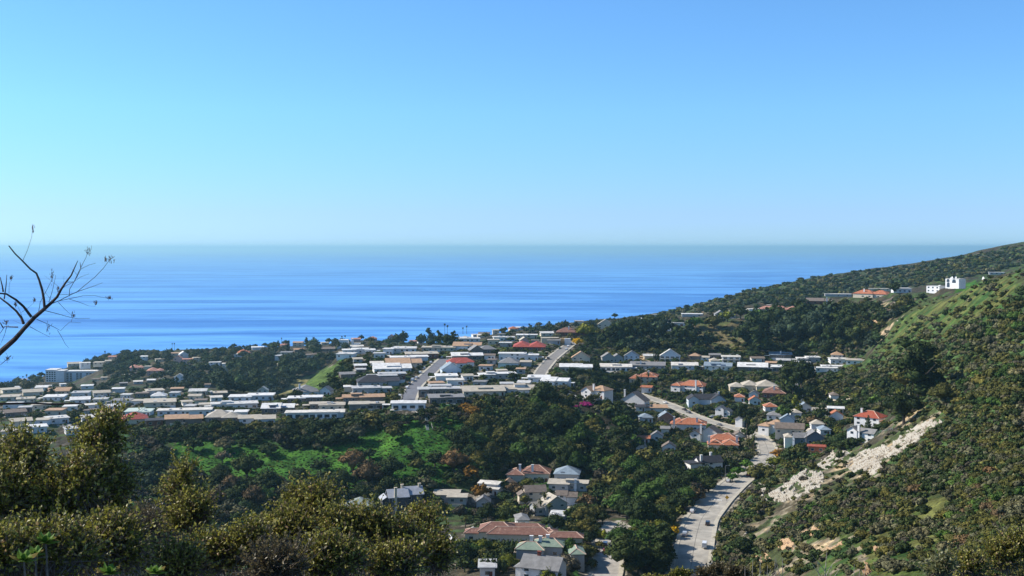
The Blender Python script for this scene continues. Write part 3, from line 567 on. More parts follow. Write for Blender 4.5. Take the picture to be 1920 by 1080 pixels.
    if o.get('deck'):
        for k in range(o['deck']):
            c = MB(); z = .0 if o['deck'] == 1 else .15+k*hh/2; c.box(-W/2+.2, W/2-.2, -2.2, -.03, z-.25, z); c.build('deck', DECK, root)
            c = MB(); c.box(-W/2+.2, W/2-.2, -2.2, -2.12, z+.85, z+.93)
            for i in range(int(W/1.2)+1): x = -W/2+.25+i*1.2; c.box(x-.04, x+.04, -2.2, -2.12, z, z+.85) if x < W/2-.2 else None
            c.build('railing', TRIM, root)
    if o.get('door') == 'brown':
        for k in range(4):
            x = -W/2+2+k*(W-4)/3.4; c = MB(); c.box(x, x+2.6, -.06, -.02, .1, 2.9); c.build('door', DOORB, root)
    elif wc != 'open' and not far and not o.get('arch'):
        v = vols[-1]; x = x0w+v[1]*W-1.9; y = v[2]*W+.02*(len(vols)-1)
        if rs.random() < .5: c = MB(); c.box(x, x+1.1, y-.06, y-.02, .05, 2.15); c.build('door', DOORB, root)
    if o.get('arch'):
        for k, (x, z0, z1) in enumerate(((-W*.28, 1.0, 5.0), (W*.14, 4.6, 7.6), (-W*.3, 5.2, 7.8))):
            ww = 2.6 if k != 1 else 3.4; c = MB(); n = 10; vs = [(x-ww/2, -.06, z0), (x+ww/2, -.06, z0)]+[(x+ww/2*math.cos(math.pi*j/n), -.06, z1-ww/2+ww/2*math.sin(math.pi*j/n)) for j in range(n+1)]
            m_ = len(vs); vs += [(a, -.02, b) for a, _, b in vs]; c.poly(vs, [list(range(m_))[::1], list(range(m_, 2*m_))[::-1]]+[[j, j+m_, (j+1) % m_+m_, (j+1) % m_] for j in range(m_)]); c.build('arched_opening', GLASS, root)
        for x in (-W*.1, W*.18):
            c = MB(); zc = hh+1.2; c.tube([(x, 2, hh+.4), (x, 2, zc)], .1); n = 14
            vs = []; fs = []
            for i in range(4):
                for j in range(n): a = 2*math.pi*j/n; r = .9*i/3+.01; vs.append((x+r*math.cos(a), 1.8-.35*(1-(r/.9)**2)*-1-.3, zc+.3+r*math.sin(a)))
            for i in range(3):
                for j in range(n): fs.append([i*n+j, i*n+(j+1) % n, (i+1)*n+(j+1) % n, (i+1)*n+j])
            c.poly(vs, fs); c.build('satellite_dish', TRIM, roof)
    yc = p[1]; X, Y = proj(p[0], yc, p[2]+ztop); _, Yb = proj(p[0], yc, p[2])
    _, Yr = proj(p[0], yc+D, p[2]+ztop)
    if 'win' in h[10] or True: pass
    HBOX.append((px-wpx/2, min(float(Y), float(Yr)), px+wpx/2, float(Yb), d)); HROOT.append(root)
    return root
simple_cap = simple('ridge_mortar', (.6, .42, .32), n=.1)
for h, q in zip(HS, HP): make_house(h, q)
HBOX += [(1080, 748, 1114, 762, 655), (1247, 978, 1276, 1008, 415), (1389, 784, 1411, 822, 640), (85, 693, 190, 715, 1640), (632, 636, 676, 655, 1300), (1013, 629, 1069, 645, 1000)]
# ------------------------------------------------------------ ground sheet with its covers
def inpoly(px, py, poly):
    px = np.asarray(px, float); py = np.asarray(py, float); ins = np.zeros(px.shape, bool); n = len(poly)
    for i in range(n):
        x1, y1 = poly[i]; x2, y2 = poly[(i+1) % n]
        c = ((y1 > py) != (y2 > py)); t = (x2-x1)*(py-y1)/((y2-y1) if y2 != y1 else 1e-9)+x1; ins ^= c & (px < t)
    return ins
REG = {
 'canyon': [(230, 805), (480, 802), (640, 790), (720, 782), (880, 762), (960, 752), (1060, 755), (1110, 790), (1180, 850), (1180, 900), (1020, 885), (880, 905), (800, 925), (700, 935), (620, 960), (300, 1000), (230, 960)],
 'righthill': [(1345, 1080), (1336, 1040), (1345, 990), (1372, 955), (1405, 918), (1440, 880), (1470, 868), (1560, 852), (1640, 832), (1700, 800), (1712, 740), (1660, 712), (1600, 712), (1572, 700), (1640, 660), (1660, 612), (1720, 560), (1800, 552), (1860, 520), (1920, 500), (1920, 1080)],
 'farhill': [(1215, 596), (1250, 583), (1300, 572), (1400, 545), (1500, 522), (1700, 498), (1920, 460), (1920, 498), (1860, 512), (1700, 540), (1600, 552), (1500, 566), (1400, 572), (1300, 590)],
 'shoulder': [(1290, 600), (1400, 590), (1400, 660), (1300, 655)],
 'spur': [(520, 738), (555, 715), (600, 695), (640, 678), (660, 690), (640, 735), (600, 738)],
}
YG_PATCH = [[(1560, 1080), (1500, 1040), (1560, 1005), (1660, 1000), (1740, 985), (1800, 1010), (1770, 1080)], [(1660, 660), (1700, 590), (1780, 560), (1810, 545), (1850, 540), (1900, 510), (1920, 560), (1850, 600), (1740, 620), (1700, 660)], [(1700, 960), (1745, 925), (1800, 945), (1740, 1000)]]
BRIGHT = [[(660, 800), (880, 765), (900, 830), (860, 900), (760, 920), (700, 880)], [(300, 850), (480, 835), (640, 850), (690, 900), (600, 930), (420, 900), (330, 880)], [(600, 835), (700, 830), (720, 860), (640, 870)], [(1795, 548), (1808, 528), (1848, 530), (1835, 545)], [(330, 825), (420, 830), (400, 870), (330, 860)]]
DRY = [[(1500, 740), (1600, 715), (1640, 740), (1600, 790), (1480, 795)], [(1190, 668), (1245, 655), (1250, 690), (1210, 690)], [(1290, 610), (1400, 600), (1400, 660), (1310, 650)], [(1130, 662), (1160, 645), (1180, 670), (1140, 680)]]
DIRT = [[(1380, 1000), (1440, 960), (1520, 900), (1700, 780), (1800, 750), (1640, 900), (1480, 970), (1420, 1040)], [(1640, 585), (1690, 560), (1700, 600), (1640, 640)], [(1450, 1080), (1440, 1030), (1600, 1000), (1640, 1040), (1600, 1080)]]
PX, PY = proj(XG, np.maximum(YG, 1), HG)
n1 = fbm(XG/28, YG/28, 4); n2 = fbm(XG/9+11, YG/9+5, 4); n3 = fbm(XG/90+3, YG/90, 3)
def soft(poly, amp_=26):
    return inpoly(PX+n1*amp_*2.4, PY+n2*amp_, poly) & (YG > 60)
C = np.zeros(HG.shape+(3,)); C[:] = (.060, .052, .034); n4 = fbm(XG/3.2+31, YG/3.2+8, 3)
def setc(m, c, k=1.0): C[m] = C[m]*(1-k)+np.array(c)*k
setc(n1 > .10, (.045, .068, .026)); setc(n2 > .16, (.085, .072, .045))
res = (YG > 380) & (YG < 1150) & (PX < 1720)
setc(res & (n2 > .04), (.055, .085, .03)); setc(res & (n2 < -.17), (.16, .135, .105))
RH = soft(REG['righthill']); CAN = soft(REG['canyon']); FH = soft(REG['farhill'], 8)
setc(RH, (.062, .075, .028)); setc(RH & (n2 > 0.02), (.058, .10, .028)); setc(RH & (n1 < -.13), (.09, .075, .045))
setc(CAN, (.038, .085, .022)); setc(CAN & (n2 < -.1), (.045, .05, .027)); setc(FH, (.05, .07, .035)); setc(FH & (n1 > .05), (.07, .11, .03)); setc(FH & (n2 > .15), (.14, .11, .07))
for p_ in BRIGHT: setc(soft(p_), (.040, .120, .015)); setc(soft(p_) & (n2 > .06), (.062, .16, .02))
for p_ in YG_PATCH: setc(soft(p_), (.075, .105, .026)); setc(soft(p_) & (n2 > .05), (.115, .12, .035)); setc(soft(p_) & (n2 < -.12), (.04, .085, .02))
setc(soft(REG['spur'], 6), (.085, .135, .03)); setc(soft([(520, 740), (556, 712), (585, 705), (560, 735)], 4), (.2, .18, .07))
for p_ in DRY: setc(soft(p_, 10), (.15, .125, .06)); setc(soft(p_, 10) & (n2 > .08), (.1, .115, .04))
for p_ in DIRT: setc(soft(p_) & (n2 > .05), (.22, .185, .125)); setc(soft(p_) & (n2 > .17), (.36, .27, .16))
setc(soft([(1190, 670), (1240, 655), (1235, 690), (1205, 692)], 5), (.42, .31, .19))
setc(soft([(1635, 590), (1670, 575), (1690, 590), (1660, 640), (1640, 640)], 10) & (n2 > -.05), (.36, .27, .17))
setc(soft([(1125, 980), (1165, 975), (1172, 995), (1135, 1000)], 2), (.4, .37, .32))
for q, ww in RD.values(): pass
rdist = np.full(HG.shape, 1e9); sel = np.nonzero((YG > 350) & (YG < 1000) & (np.abs(XG) < 320)); rdist[sel] = road_dist(XG[sel], YG[sel])
setc((rdist < 2.6), (.38, .34, .27)); setc((rdist > 2.6) & (rdist < 5) & (n2 > 0), (.2, .17, .12))
for h, q in zip(HS, HP):   # paved yards beside the houses
    p, d, W = q
    if d > 1000: continue
    r_ = random.Random(int(h[0])); ax = p[0]+r_.uniform(-.3, .5)*W; ay = p[1]-3-r_.uniform(0, 2); mm = np.nonzero((np.abs(XG-ax) < W*.4) & (np.abs(YG-ay) < 4.5)); k = (np.hypot((XG[mm]-ax)/(W*.35), (YG[mm]-ay)/3.6)+n2[mm] < 1)
    C[mm[0][k], mm[1][k]] = r_.choice([(.42, .38, .32), (.3, .26, .21), (.06, .15, .03), (.07, .12, .03), (.5, .47, .42)])
C *= np.clip(1+n4*2.4, .45, 1.7)[..., None]
m, nt, b = mat("hillside_ground")
a = N(nt, "ShaderNodeAttribute"); a.attribute_name = "cover"; g = N(nt, "ShaderNodeNewGeometry")
t = N(nt, "ShaderNodeTexNoise", Scale=.9, Detail=8.0, Roughness=.72); nt.links.new(g.outputs['Position'], t.inputs['Vector'])
r = ramp(nt, t.outputs[0], [(.28, (.35, .35, .35)), (.5, (.95, .95, .95)), (.72, (1.7, 1.7, 1.6))])
c = mixc(nt, 1.0, a.outputs['Color'], r.outputs[0], 'MULTIPLY'); nt.links.new(c, b.inputs['Base Color']); b.inputs['Roughness'].default_value = .95; b.inputs['Specular IOR Level'].default_value = .1
bp = N(nt, "ShaderNodeBump", Strength=.9, Distance=.5); nt.links.new(t.outputs[0], bp.inputs['Height']); nt.links.new(bp.outputs[0], b.inputs['Normal'])
nn = len(LR); idx = np.arange(len(TH)*nn).reshape(len(TH), nn)
F = np.stack([idx[:-1, :-1], idx[:-1, 1:], idx[1:, 1:], idx[1:, :-1]], -1).reshape(-1, 4)
me = np_mesh("ground", np.stack([XG, YG, HG], -1).reshape(-1, 3), F, [m], smooth=True)
ca = me.color_attributes.new("cover", 'FLOAT_COLOR', 'POINT'); ca.data.foreach_set("color", np.concatenate([C, np.ones(HG.shape+(1,))], -1).astype(np.float32).ravel())
props(link("ground", me), "hills, canyon and knoll of brown earth and green grass", kind='structure')
def norm_at(x, y):
    e = 1.5; return np.array([-(hgt(x+e, y)-hgt(x-e, y))/(2*e), -(hgt(x, y+e)-hgt(x, y-e))/(2*e), 1.0])
# ------------------------------------------------------------ roads
ASPH = {'main_road': simple('pale_concrete_road', (.40, .37, .315), n=.17, scale=.16, rough=.9), 'paved_street': simple('grey_asphalt', (.17, .17, .185), n=.12, scale=.3, rough=.9),
        'upper_street': simple('worn_asphalt', (.24, .225, .205), n=.12, scale=.3, rough=.9), 'lane': simple('lane_concrete', (.4, .37, .33), n=.14, scale=.3, rough=.9)}
KERB = simple('kerb_concrete', (.5, .455, .36), n=.12, scale=.5); LINE = simple('road_paint', (.7, .69, .64), n=.1, scale=2)
def frame(q):
    t = np.gradient(q[:, :2], axis=0); t /= np.linalg.norm(t, axis=1)[:, None]; return t, np.stack([-t[:, 1], t[:, 0]], 1)   # left normal
def strip(q, off0, off1, dz):
    t, nrm = frame(q); A = np.column_stack([q[:, :2]+nrm*off0[:, None], q[:, 2]+dz]); B = np.column_stack([q[:, :2]+nrm*off1[:, None], q[:, 2]+dz]); n = len(q)
    V = np.concatenate([A, B]); F = [[i, i+1, n+i+1, n+i] for i in range(n-1)]; return V, F
RLAB = {'main_road': ("wide pale grey road curving down the valley beside the rocky hillside", 'road'), 'paved_street': ("grey asphalt street climbing the knoll lined with parked cars", 'road'), 'upper_street': ("worn asphalt street climbing to the crest by the timber frame", 'road'), 'lane': ("pale concrete lane ending in a turning circle at the valley bottom", 'road')}
for nm, (q, ww) in RD.items():
    h_ = ww/2; V, F = strip(q, h_, -h_, .0); props(link(nm, np_mesh(nm, V, np.array(F)[:, ::-1], [ASPH[nm]])), RLAB[nm][0], kind='structure')
    V1, F1 = strip(q, h_+1.6, h_, .14); V2, F2 = strip(q, -h_, -h_-1.6, .14); V3, F3 = strip(q, h_, h_, 0); n = len(q)
    t, nr = frame(q); V3 = np.concatenate([np.column_stack([q[:, :2]+nr*h_[:, None], q[:, 2]-.02]), np.column_stack([q[:, :2]+nr*h_[:, None], q[:, 2]+.14])]); V4 = np.concatenate([np.column_stack([q[:, :2]-nr*h_[:, None], q[:, 2]-.02]), np.column_stack([q[:, :2]-nr*h_[:, None], q[:, 2]+.14])])
    F1 = np.array(F1); V = np.concatenate([V1, V2, V3, V4]); F = np.concatenate([F1, F1+2*n, F1+4*n, F1+6*n])
    o = link("pavement", np_mesh("pavement", V, F, [KERB])); props(o, "pale concrete pavement along the "+nm.replace('_', ' '), kind='structure')
# painted marks on the main road: two short pale words and the centre seam
q, ww = RD['main_road']; t, nr = frame(q)
def on_road(rd, px, py):
    p = hit(px, py); q, ww = RD[rd]; k = np.hypot(q[:, 0]-p[0], q[:, 1]-p[1]).argmin(); t, nr = frame(q)
    return p, k, t[k], nr[k], q[k]
GLY = {'S': ["111", "100", "111", "001", "111"], 'L': ["100", "100", "100", "100", "111"], 'O': ["111", "101", "101", "101", "111"], 'W': ["101", "101", "101", "111", "101"], 'A': ["010", "101", "111", "101", "101"], 'H': ["101", "101", "111", "101", "101"], 'E': ["111", "100", "110", "100", "111"], 'D': ["110", "101", "101", "101", "110"]}
def word(txt, px, py):
    p, k, tt, nn_, qq = on_road('main_road', px, py); f = np.array([tt[0], tt[1]]) ; s = np.array([tt[1], -tt[0]]); M = MB(); cw, chh = .33, .5
    n = len(txt)
    for ci, ch in enumerate(txt):
        for ry, row in enumerate(GLY[ch]):
            for rx, v in enumerate(row):
                if v == '1':
                    a = (ci-n/2)*cw*3.8+rx*cw; b_ = (2.5-ry)*chh; P4 = [np.array(p[:2])+s*u+f*w_ for u, w_ in ((a, b_), (a+cw*.98, b_), (a+cw*.98, b_+chh*.98), (a, b_+chh*.98))]
                    M.poly([(x, y, qq[2]+.012+.0*ci) for x, y in P4], [[0, 1, 2, 3]])
    o = M.build("road_marking", LINE); return o
props(word("AHEAD", 1335, 948), kind='structure', label="faint white lettering across the main road, lower of the two words"); props(word("SLOW", 1344, 939), kind='structure', label="faint white lettering across the main road, upper of the two words")
V, F = strip(q, np.full(len(q), .09), np.full(len(q), -.09), .008); props(link("seam_line", np_mesh("seam_line", V, np.array(F)[:, ::-1], [simple('tar_seam', (.13, .12, .11))])), "dark tar seam along the middle of the main road", kind='structure')
# ------------------------------------------------------------ pale rock faces
def rockmat(name, a_, b_, c_):
    m, nt, b = mat(name); g = N(nt, "ShaderNodeNewGeometry"); mp = N(nt, "ShaderNodeMapping"); mp.inputs['Rotation'].default_value = (R(20), R(38), R(10)); mp.inputs['Scale'].default_value = (.16, .16, 1.5); nt.links.new(g.outputs['Position'], mp.inputs[0])
    t = N(nt, "ShaderNodeTexNoise", Scale=.8, Detail=9.0, Roughness=.75); nt.links.new(mp.outputs[0], t.inputs['Vector'])
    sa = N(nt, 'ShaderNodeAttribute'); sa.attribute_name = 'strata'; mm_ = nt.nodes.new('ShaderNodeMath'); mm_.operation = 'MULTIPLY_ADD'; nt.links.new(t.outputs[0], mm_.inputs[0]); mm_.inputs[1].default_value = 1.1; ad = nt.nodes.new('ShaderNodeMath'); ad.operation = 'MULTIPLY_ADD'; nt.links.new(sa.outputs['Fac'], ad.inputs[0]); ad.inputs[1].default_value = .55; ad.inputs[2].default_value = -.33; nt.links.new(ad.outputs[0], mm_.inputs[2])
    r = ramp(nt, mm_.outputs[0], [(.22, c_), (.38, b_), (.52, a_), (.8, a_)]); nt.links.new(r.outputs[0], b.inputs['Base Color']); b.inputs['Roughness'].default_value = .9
    bp = N(nt, "ShaderNodeBump", Strength=1.0, Distance=.6); nt.links.new(t.outputs[0], bp.inputs['Height']); nt.links.new(bp.outputs[0], b.inputs['Normal']); return m
ROCKW = rockmat('white_sandstone', (.45, .41, .335), (.33, .27, .19), (.10, .075, .055)); ROCKO = rockmat('orange_sandstone', (.5, .33, .18), (.38, .22, .11), (.1, .06, .04))
ROCKS = [
 (ROCKW, 2.2, [(1582, 873), (1612, 846), (1640, 838), (1672, 835), (1690, 842), (1668, 862), (1636, 890), (1600, 888)], "largest white rock face, streaked slabs left of the hillside centre"),
 (ROCKW, 2.0, [(1612, 866), (1640, 838), (1655, 845), (1656, 880), (1640, 892), (1622, 890)], None),
 (ROCKW, 1.8, [(1641, 848), (1690, 818), (1724, 808), (1742, 812), (1725, 828), (1690, 850), (1655, 858)], "white rock slab above and right of the largest rock face"),
 (ROCKW, 1.6, [(1693, 812), (1728, 792), (1762, 785), (1770, 792), (1745, 806), (1722, 818), (1700, 822)], "highest pale rock patch near the top of the rocky strip"),
 (ROCKW, 1.8, [(1440, 925), (1468, 905), (1498, 888), (1520, 880), (1548, 886), (1542, 908), (1512, 930), (1470, 944), (1446, 940)], "lowest white rock face beside the road bend"),
 (ROCKW, 1.2, [(1520, 872), (1548, 852), (1580, 842), (1596, 848), (1578, 868), (1545, 880)], "thin pale rock band left of the largest rock face"),
 (ROCKW, 1.0, [(1424, 905), (1440, 912), (1436, 940), (1426, 934)], "narrow pale dirt chute at the left edge of the slope"),
 (ROCKW, .8, [(1385, 978), (1398, 985), (1402, 1015), (1392, 1020), (1394, 995)], "small pale footpath scar above the road"),
 (ROCKO, 1.2, [(1452, 1024), (1462, 1008), (1486, 1012), (1494, 1028), (1470, 1034)], "orange rock knob near the bottom of the slope"),
 (ROCKO, 1.2, [(1412, 1040), (1440, 1036), (1450, 1052), (1428, 1058)], "low orange rock shelf beside the dark round tree"),
 (ROCKO, 1.2, [(1500, 1000), (1530, 985), (1545, 990), (1525, 1008)], "orange rock patch in the scrub above the green grass"),
 (ROCKO, 1.3, [(1545, 1030), (1580, 1012), (1586, 1020), (1560, 1034)], "pinkish orange rock ledge at the edge of the green grass"),
 (ROCKO, 2.6, [(1619, 1074), (1624, 1058), (1632, 1060), (1632, 1078), (1622, 1082)], "single upright orange boulder on the grass at the bottom"),
 (ROCKO, 1.4, [(1638, 1030), (1646, 1022), (1652, 1030), (1646, 1042), (1638, 1040)], "small orange boulder pair on the grass above the upright one"),
 (ROCKO, 1.6, [(1618, 600), (1640, 590), (1655, 598), (1648, 625), (1630, 632), (1620, 620)], "orange cliff patch under the ridge, below the orange-roofed villa"),
 (ROCKW, 1.2, [(1674, 584), (1684, 580), (1682, 600), (1674, 602)], "small pale cliff scar left of the white hilltop villa"),
]
for ri, (rm_, hh, poly, lab) in enumerate(ROCKS):
    xs = [a for a, _ in poly]; ys = [b_ for _, b_ in poly]; st = 1.15 if hh < 2.4 else .8
    gx = np.arange(min(xs)-3, max(xs)+3, st); gy = np.arange(min(ys)-3, max(ys)+3, st*.8)
    Pg = {}; V = []; F = []
    A_, B_ = np.meshgrid(gx, gy, indexing='ij'); jit = fbm(A_/8+ri*5, B_/8, 3)*20
    ins = inpoly(A_+jit, B_+jit*.6, poly); ins &= (fbm((A_*.83-B_*.55)/13+ri, (A_*.55+B_*.83)/3.2+ri*2, 3) > -.13) | (hh > 2.4) | (hh < 1.1)
    cx, cy_ = sum(xs)/len(xs), sum(ys)/len(ys)
    up = {}; SV = []
    for i in range(len(gx)):
        for j in range(len(gy)):
            if not ins[i, j]: continue
            w3 = hit(gx[i], gy[j], 120)
            if w3 is None: continue
            edge = min(1, .35+.65*(ins[max(i-1, 0), j] & ins[min(i+1, len(gx)-1), j] & ins[i, max(j-1, 0)] & ins[i, min(j+1, len(gy)-1)]))
            nn_ = norm_at(w3[0], w3[1]); nn_ = nn_/np.linalg.norm(nn_)
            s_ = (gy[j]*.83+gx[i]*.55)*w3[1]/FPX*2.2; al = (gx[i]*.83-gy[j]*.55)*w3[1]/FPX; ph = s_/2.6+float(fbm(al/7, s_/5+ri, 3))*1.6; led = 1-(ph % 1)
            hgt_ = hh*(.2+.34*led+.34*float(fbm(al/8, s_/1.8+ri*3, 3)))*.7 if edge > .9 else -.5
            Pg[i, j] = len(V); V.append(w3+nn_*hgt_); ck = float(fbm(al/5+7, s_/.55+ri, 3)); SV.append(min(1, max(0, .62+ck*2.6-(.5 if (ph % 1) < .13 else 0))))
    for (i, j), a in Pg.items():
        if (i+1, j) in Pg and (i, j+1) in Pg and (i+1, j+1) in Pg: F.append([a, Pg[i, j+1], Pg[i+1, j+1], Pg[i+1, j]])
    if len(F) < 3: continue
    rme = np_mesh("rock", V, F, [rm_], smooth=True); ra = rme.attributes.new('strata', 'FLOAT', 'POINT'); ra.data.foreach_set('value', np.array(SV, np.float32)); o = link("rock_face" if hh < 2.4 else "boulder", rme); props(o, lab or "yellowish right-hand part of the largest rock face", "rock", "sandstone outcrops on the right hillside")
# ------------------------------------------------------------ plants
def leafmat(name, base, spread=.45, tr=.0, rough=.8, attr=False, spec=.06):
    m, nt, b = mat(name)
    g = N(nt, "ShaderNodeNewGeometry"); oi = N(nt, "ShaderNodeObjectInfo")
    r1 = ramp(nt, g.outputs['Random Per Island'], [(0, (1-spread,)*3), (.7, (1, 1, 1)), (1, (1+spread*1.3, 1+spread*1.3, 1+spread*.8))])
    if attr: a = N(nt, "ShaderNodeAttribute"); a.attribute_name = "tint"; src = a.outputs['Color']
    else:
        r2 = ramp(nt, oi.outputs['Random'], [(0, tuple(c*.72 for c in base)), (.5, base), (1, (base[0]*1.45, base[1]*1.25, base[2]*1.1))]); src = r2.outputs[0]
    c = mixc(nt, 1.0, src, r1.outputs[0], 'MULTIPLY'); nt.links.new(c, b.inputs['Base Color']); b.inputs['Roughness'].default_value = rough; b.inputs['Specular IOR Level'].default_value = spec
    if tr:
        b.inputs['Transmission Weight'].default_value = 0
        tl = N(nt, "ShaderNodeBsdfTranslucent"); nt.links.new(c, tl.inputs['Color']); mx = N(nt, "ShaderNodeMixShader"); mx.inputs[0].default_value = tr
        nt.links.new(b.outputs[0], mx.inputs[1]); nt.links.new(tl.outputs[0], mx.inputs[2]); nt.links.new(mx.outputs[0], nt.nodes["Material Output"].inputs[0])
    return m
LM = {k: leafmat(k+'_leaves', v) for k, v in {
 'dark_green': (0.041, 0.061, 0.020), 'olive': (0.105, 0.105, 0.030), 'grey_green': (0.124, 0.122, 0.067), 'mid_green': (0.064, 0.116, 0.026), 'bright_green': (.06, .135, .02), 'yellow_green': (.15, .17, .025),
 'yellow': (.45, .30, .015), 'orange': (.22, .115, .022), 'brown': (0.155, 0.106, 0.054), 'magenta': (.35, .03, .17), 'blue_green': (0.052, 0.078, 0.043), 'palm_green': (0.070, 0.085, 0.026), 'dusty': (0.155, 0.135, 0.090)}.items()}
TINTS = {'dark_green': (0.034, 0.048, 0.017), 'olive': (0.102, 0.099, 0.030), 'grey_green': (0.124, 0.119, 0.066), 'mid_green': (0.053, 0.091, 0.022), 'bright_green': (.06, .13, .02), 'brown': (0.147, 0.099, 0.054), 'dusty': (0.202, 0.170, 0.114), 'blue_green': (0.046, 0.065, 0.037), 'yellow_green': (.13, .14, .03)}
TINTS.update(bright_green=(.052, .12, .022), mid_green=(.052, .082, .027), brown=(.074, .064, .044), dark_green=(.042, .060, .020), blue_green=(.050, .070, .042));  BARK = simple('bark', (.10, .075, .055), n=.25, scale=2.0); PALEBARK = simple('pale_bark', (.3, .26, .21), n=.2, scale=2.0)
def icos(sub):
    import bmesh
    bm = bmesh.new(); bmesh.ops.create_icosphere(bm, subdivisions=sub, radius=1); V = np.array([v.co[:] for v in bm.verts]); F = np.array([[v.index for v in f.verts] for f in bm.faces]); bm.free(); return V, F
ICO1, ICO2 = icos(1), icos(2)
def unit(n, rg):
    v = rg.normal(size=(n, 3)); return v/np.linalg.norm(v, axis=1)[:, None]
def quads(P_, Nn, size, rg, asp=.75):
    "leaf clumps: one irregular quad per point, facing roughly Nn"
    n = len(P_); N_ = Nn+rg.normal(size=(n, 3))*.55; N_ /= np.linalg.norm(N_, axis=1)[:, None]
    a = np.cross(N_, unit(n, rg)); a /= np.linalg.norm(a, axis=1)[:, None]+1e-9; b = np.cross(N_, a)
    s = size*rg.uniform(.6, 1.4, size=(n, 1)); a = a*s; b = b*s*asp
    V = np.stack([P_-a, P_-b*rg.uniform(.6, 1.2, (n, 1)), P_+a, P_+b*rg.uniform(.6, 1.2, (n, 1))], 1).reshape(-1, 3)
    return V, np.arange(4*n).reshape(n, 4)
def crown(lobes, nq, size, seed, core=.72, up=-.35, inner=.25, hollow=False):
    "lobes: list of (x,y,z,rx,ry,rz); leaf clumps over lobes plus a darker-looking dense heart"
    rg = np.random.default_rng(seed); Vs = []; Fs = []; off = 0
    L = np.array(lobes); area = (L[:, 3]*L[:, 4]*L[:, 5])**(2/3); cnt = np.maximum((area/area.sum()*nq).astype(int), 3)
    for l, c in zip(L, cnt):
        d = unit(int(c*1.6)+4, rg); d = d[d[:, 2] > up][:c]
        rad = rg.uniform(.82, 1.08, (len(d), 1)); rad[rg.random(len(d)) < inner] *= .8
        P_ = l[:3]+d*rad*l[3:6]; V, F = quads(P_, d/l[3:6]*l[3:6].mean(), size, rg); Vs.append(V); Fs.append(F+off); off += len(V)
        if not hollow:
            V, F = ICO1; V = V*l[3:6]*core*(1+rg.uniform(-.15, .15, (len(V), 1)))+l[:3]; F = np.column_stack([F, F[:, 2]]); Vs.append(V); Fs.append(('t', F+off)); off += len(V)
    Q = np.concatenate([f for f in Fs if not isinstance(f, tuple)]); T = [f[1] for f in Fs if isinstance(f, tuple)]
    V = np.concatenate(Vs); T = np.concatenate(T)[:, :3] if T else np.zeros((0, 3), int); return V, Q, T
def mixed_mesh(name, V, Q, T, mats, mq=0):
    me = bpy.data.meshes.new(name); me.vertices.add(len(V)); me.vertices.foreach_set("co", np.asarray(V, np.float32).ravel())
    nl = Q.size+T.size; me.loops.add(nl); me.loops.foreach_set("vertex_index", np.concatenate([Q.ravel(), T.ravel()]).astype(np.int32))
    me.polygons.add(len(Q)+len(T)); ls = np.concatenate([np.arange(len(Q))*4, Q.size+np.arange(len(T))*3]).astype(np.int32); me.polygons.foreach_set("loop_start", ls)
    for m in mats: me.materials.append(m)
    me.update(calc_edges=True); return me
def dome_lobes(rg, n, r=1.0, h=.8, spread=.6, lr=(.35, .55), zb=.3):
    out = [(0, 0, zb+h*.35, r*.62, r*.62, h*.6)]
    for i in range(n):
        a = 2*math.pi*(i+rg.uniform(-.3, .3))/n*2.4; k = spread*r*math.sqrt((i+.5)/n)*1.15; z = zb+h*(.25+.62*(1-(k/r)**2))*rg.uniform(.75, 1.12); s = rg.uniform(*lr)*r
        out.append((k*math.cos(a), k*math.sin(a), z*.8, s, s, s*rg.uniform(.7, .95)))
    return out
PROTO = {}   # (kind, variant) -> (V,Q,T) crown arrays, unit height about 1..  and optional trunk MB
rr = random.Random(5)
def rg_(s): return np.random.default_rng(s)
for v in range(5):   # low shrubs: radius 1, height ~1
    PROTO['shrub', v] = crown(dome_lobes(rg_(v), 5, 1, .75, .6, (.35, .5), .1), 70, .17, v, core=.8, up=-.1)
    PROTO['shrub_near', v] = crown(dome_lobes(rg_(v+50), 9, 1, .8, .65, (.28, .45), .1), 420, .085, v+60, core=.82, up=-.2)
for v in range(6):   # round broadleaf: radius 1, height ~2.2 incl. trunk
    rg = rg_(100+v)
    PROTO['round', v] = crown(dome_lobes(rg, 8, 1, 1.25, .68, (.34, .5), .55), 230, .13, v+9)
    PROTO['round_near', v] = crown(dome_lobes(rg_(120+v), 16, 1, 1.3, .72, (.24, .42), .5), 1500, .062, v+19, core=.8)
    L = [(rg.uniform(-.3, .3), rg.uniform(-.3, .3), .7+.32*i, (1-.09*i)*rg.uniform(.45, .62), (1-.09*i)*rg.uniform(.45, .62), rg.uniform(.34, .5)) for i in range(7)]
    PROTO['tall', v] = crown(L, 300, .13, v+31, core=.7)
    PROTO['tall_near', v] = crown(L+[(rg.uniform(-.5, .5), rg.uniform(-.5, .5), rg.uniform(.7, 2.8), .34, .34, .3) for _ in range(10)], 1500, .065, v+37, core=.7)
for v in range(3):
    rg = rg_(200+v); L = []
    for i in range(11):
        z = .35+.24*i; r = .85*(1-i/11.5)+.08; L += [(r*.55*math.cos(a+i), r*.55*math.sin(a+i), z, r*.5, r*.5, .13) for a in (0, 2.1, 4.2)]
    PROTO['pine', v] = crown(L, 520, .10, v+44, core=.8, up=-.8)
    L = [(rg.uniform(-.04, .04), rg.uniform(-.04, .04), .3+.5*i, .26-.02*abs(i-2), .26-.02*abs(i-2), .42) for i in range(7)]
    PROTO['cypress', v] = crown(L, 260, .09, v+54, core=.85, up=-.9)
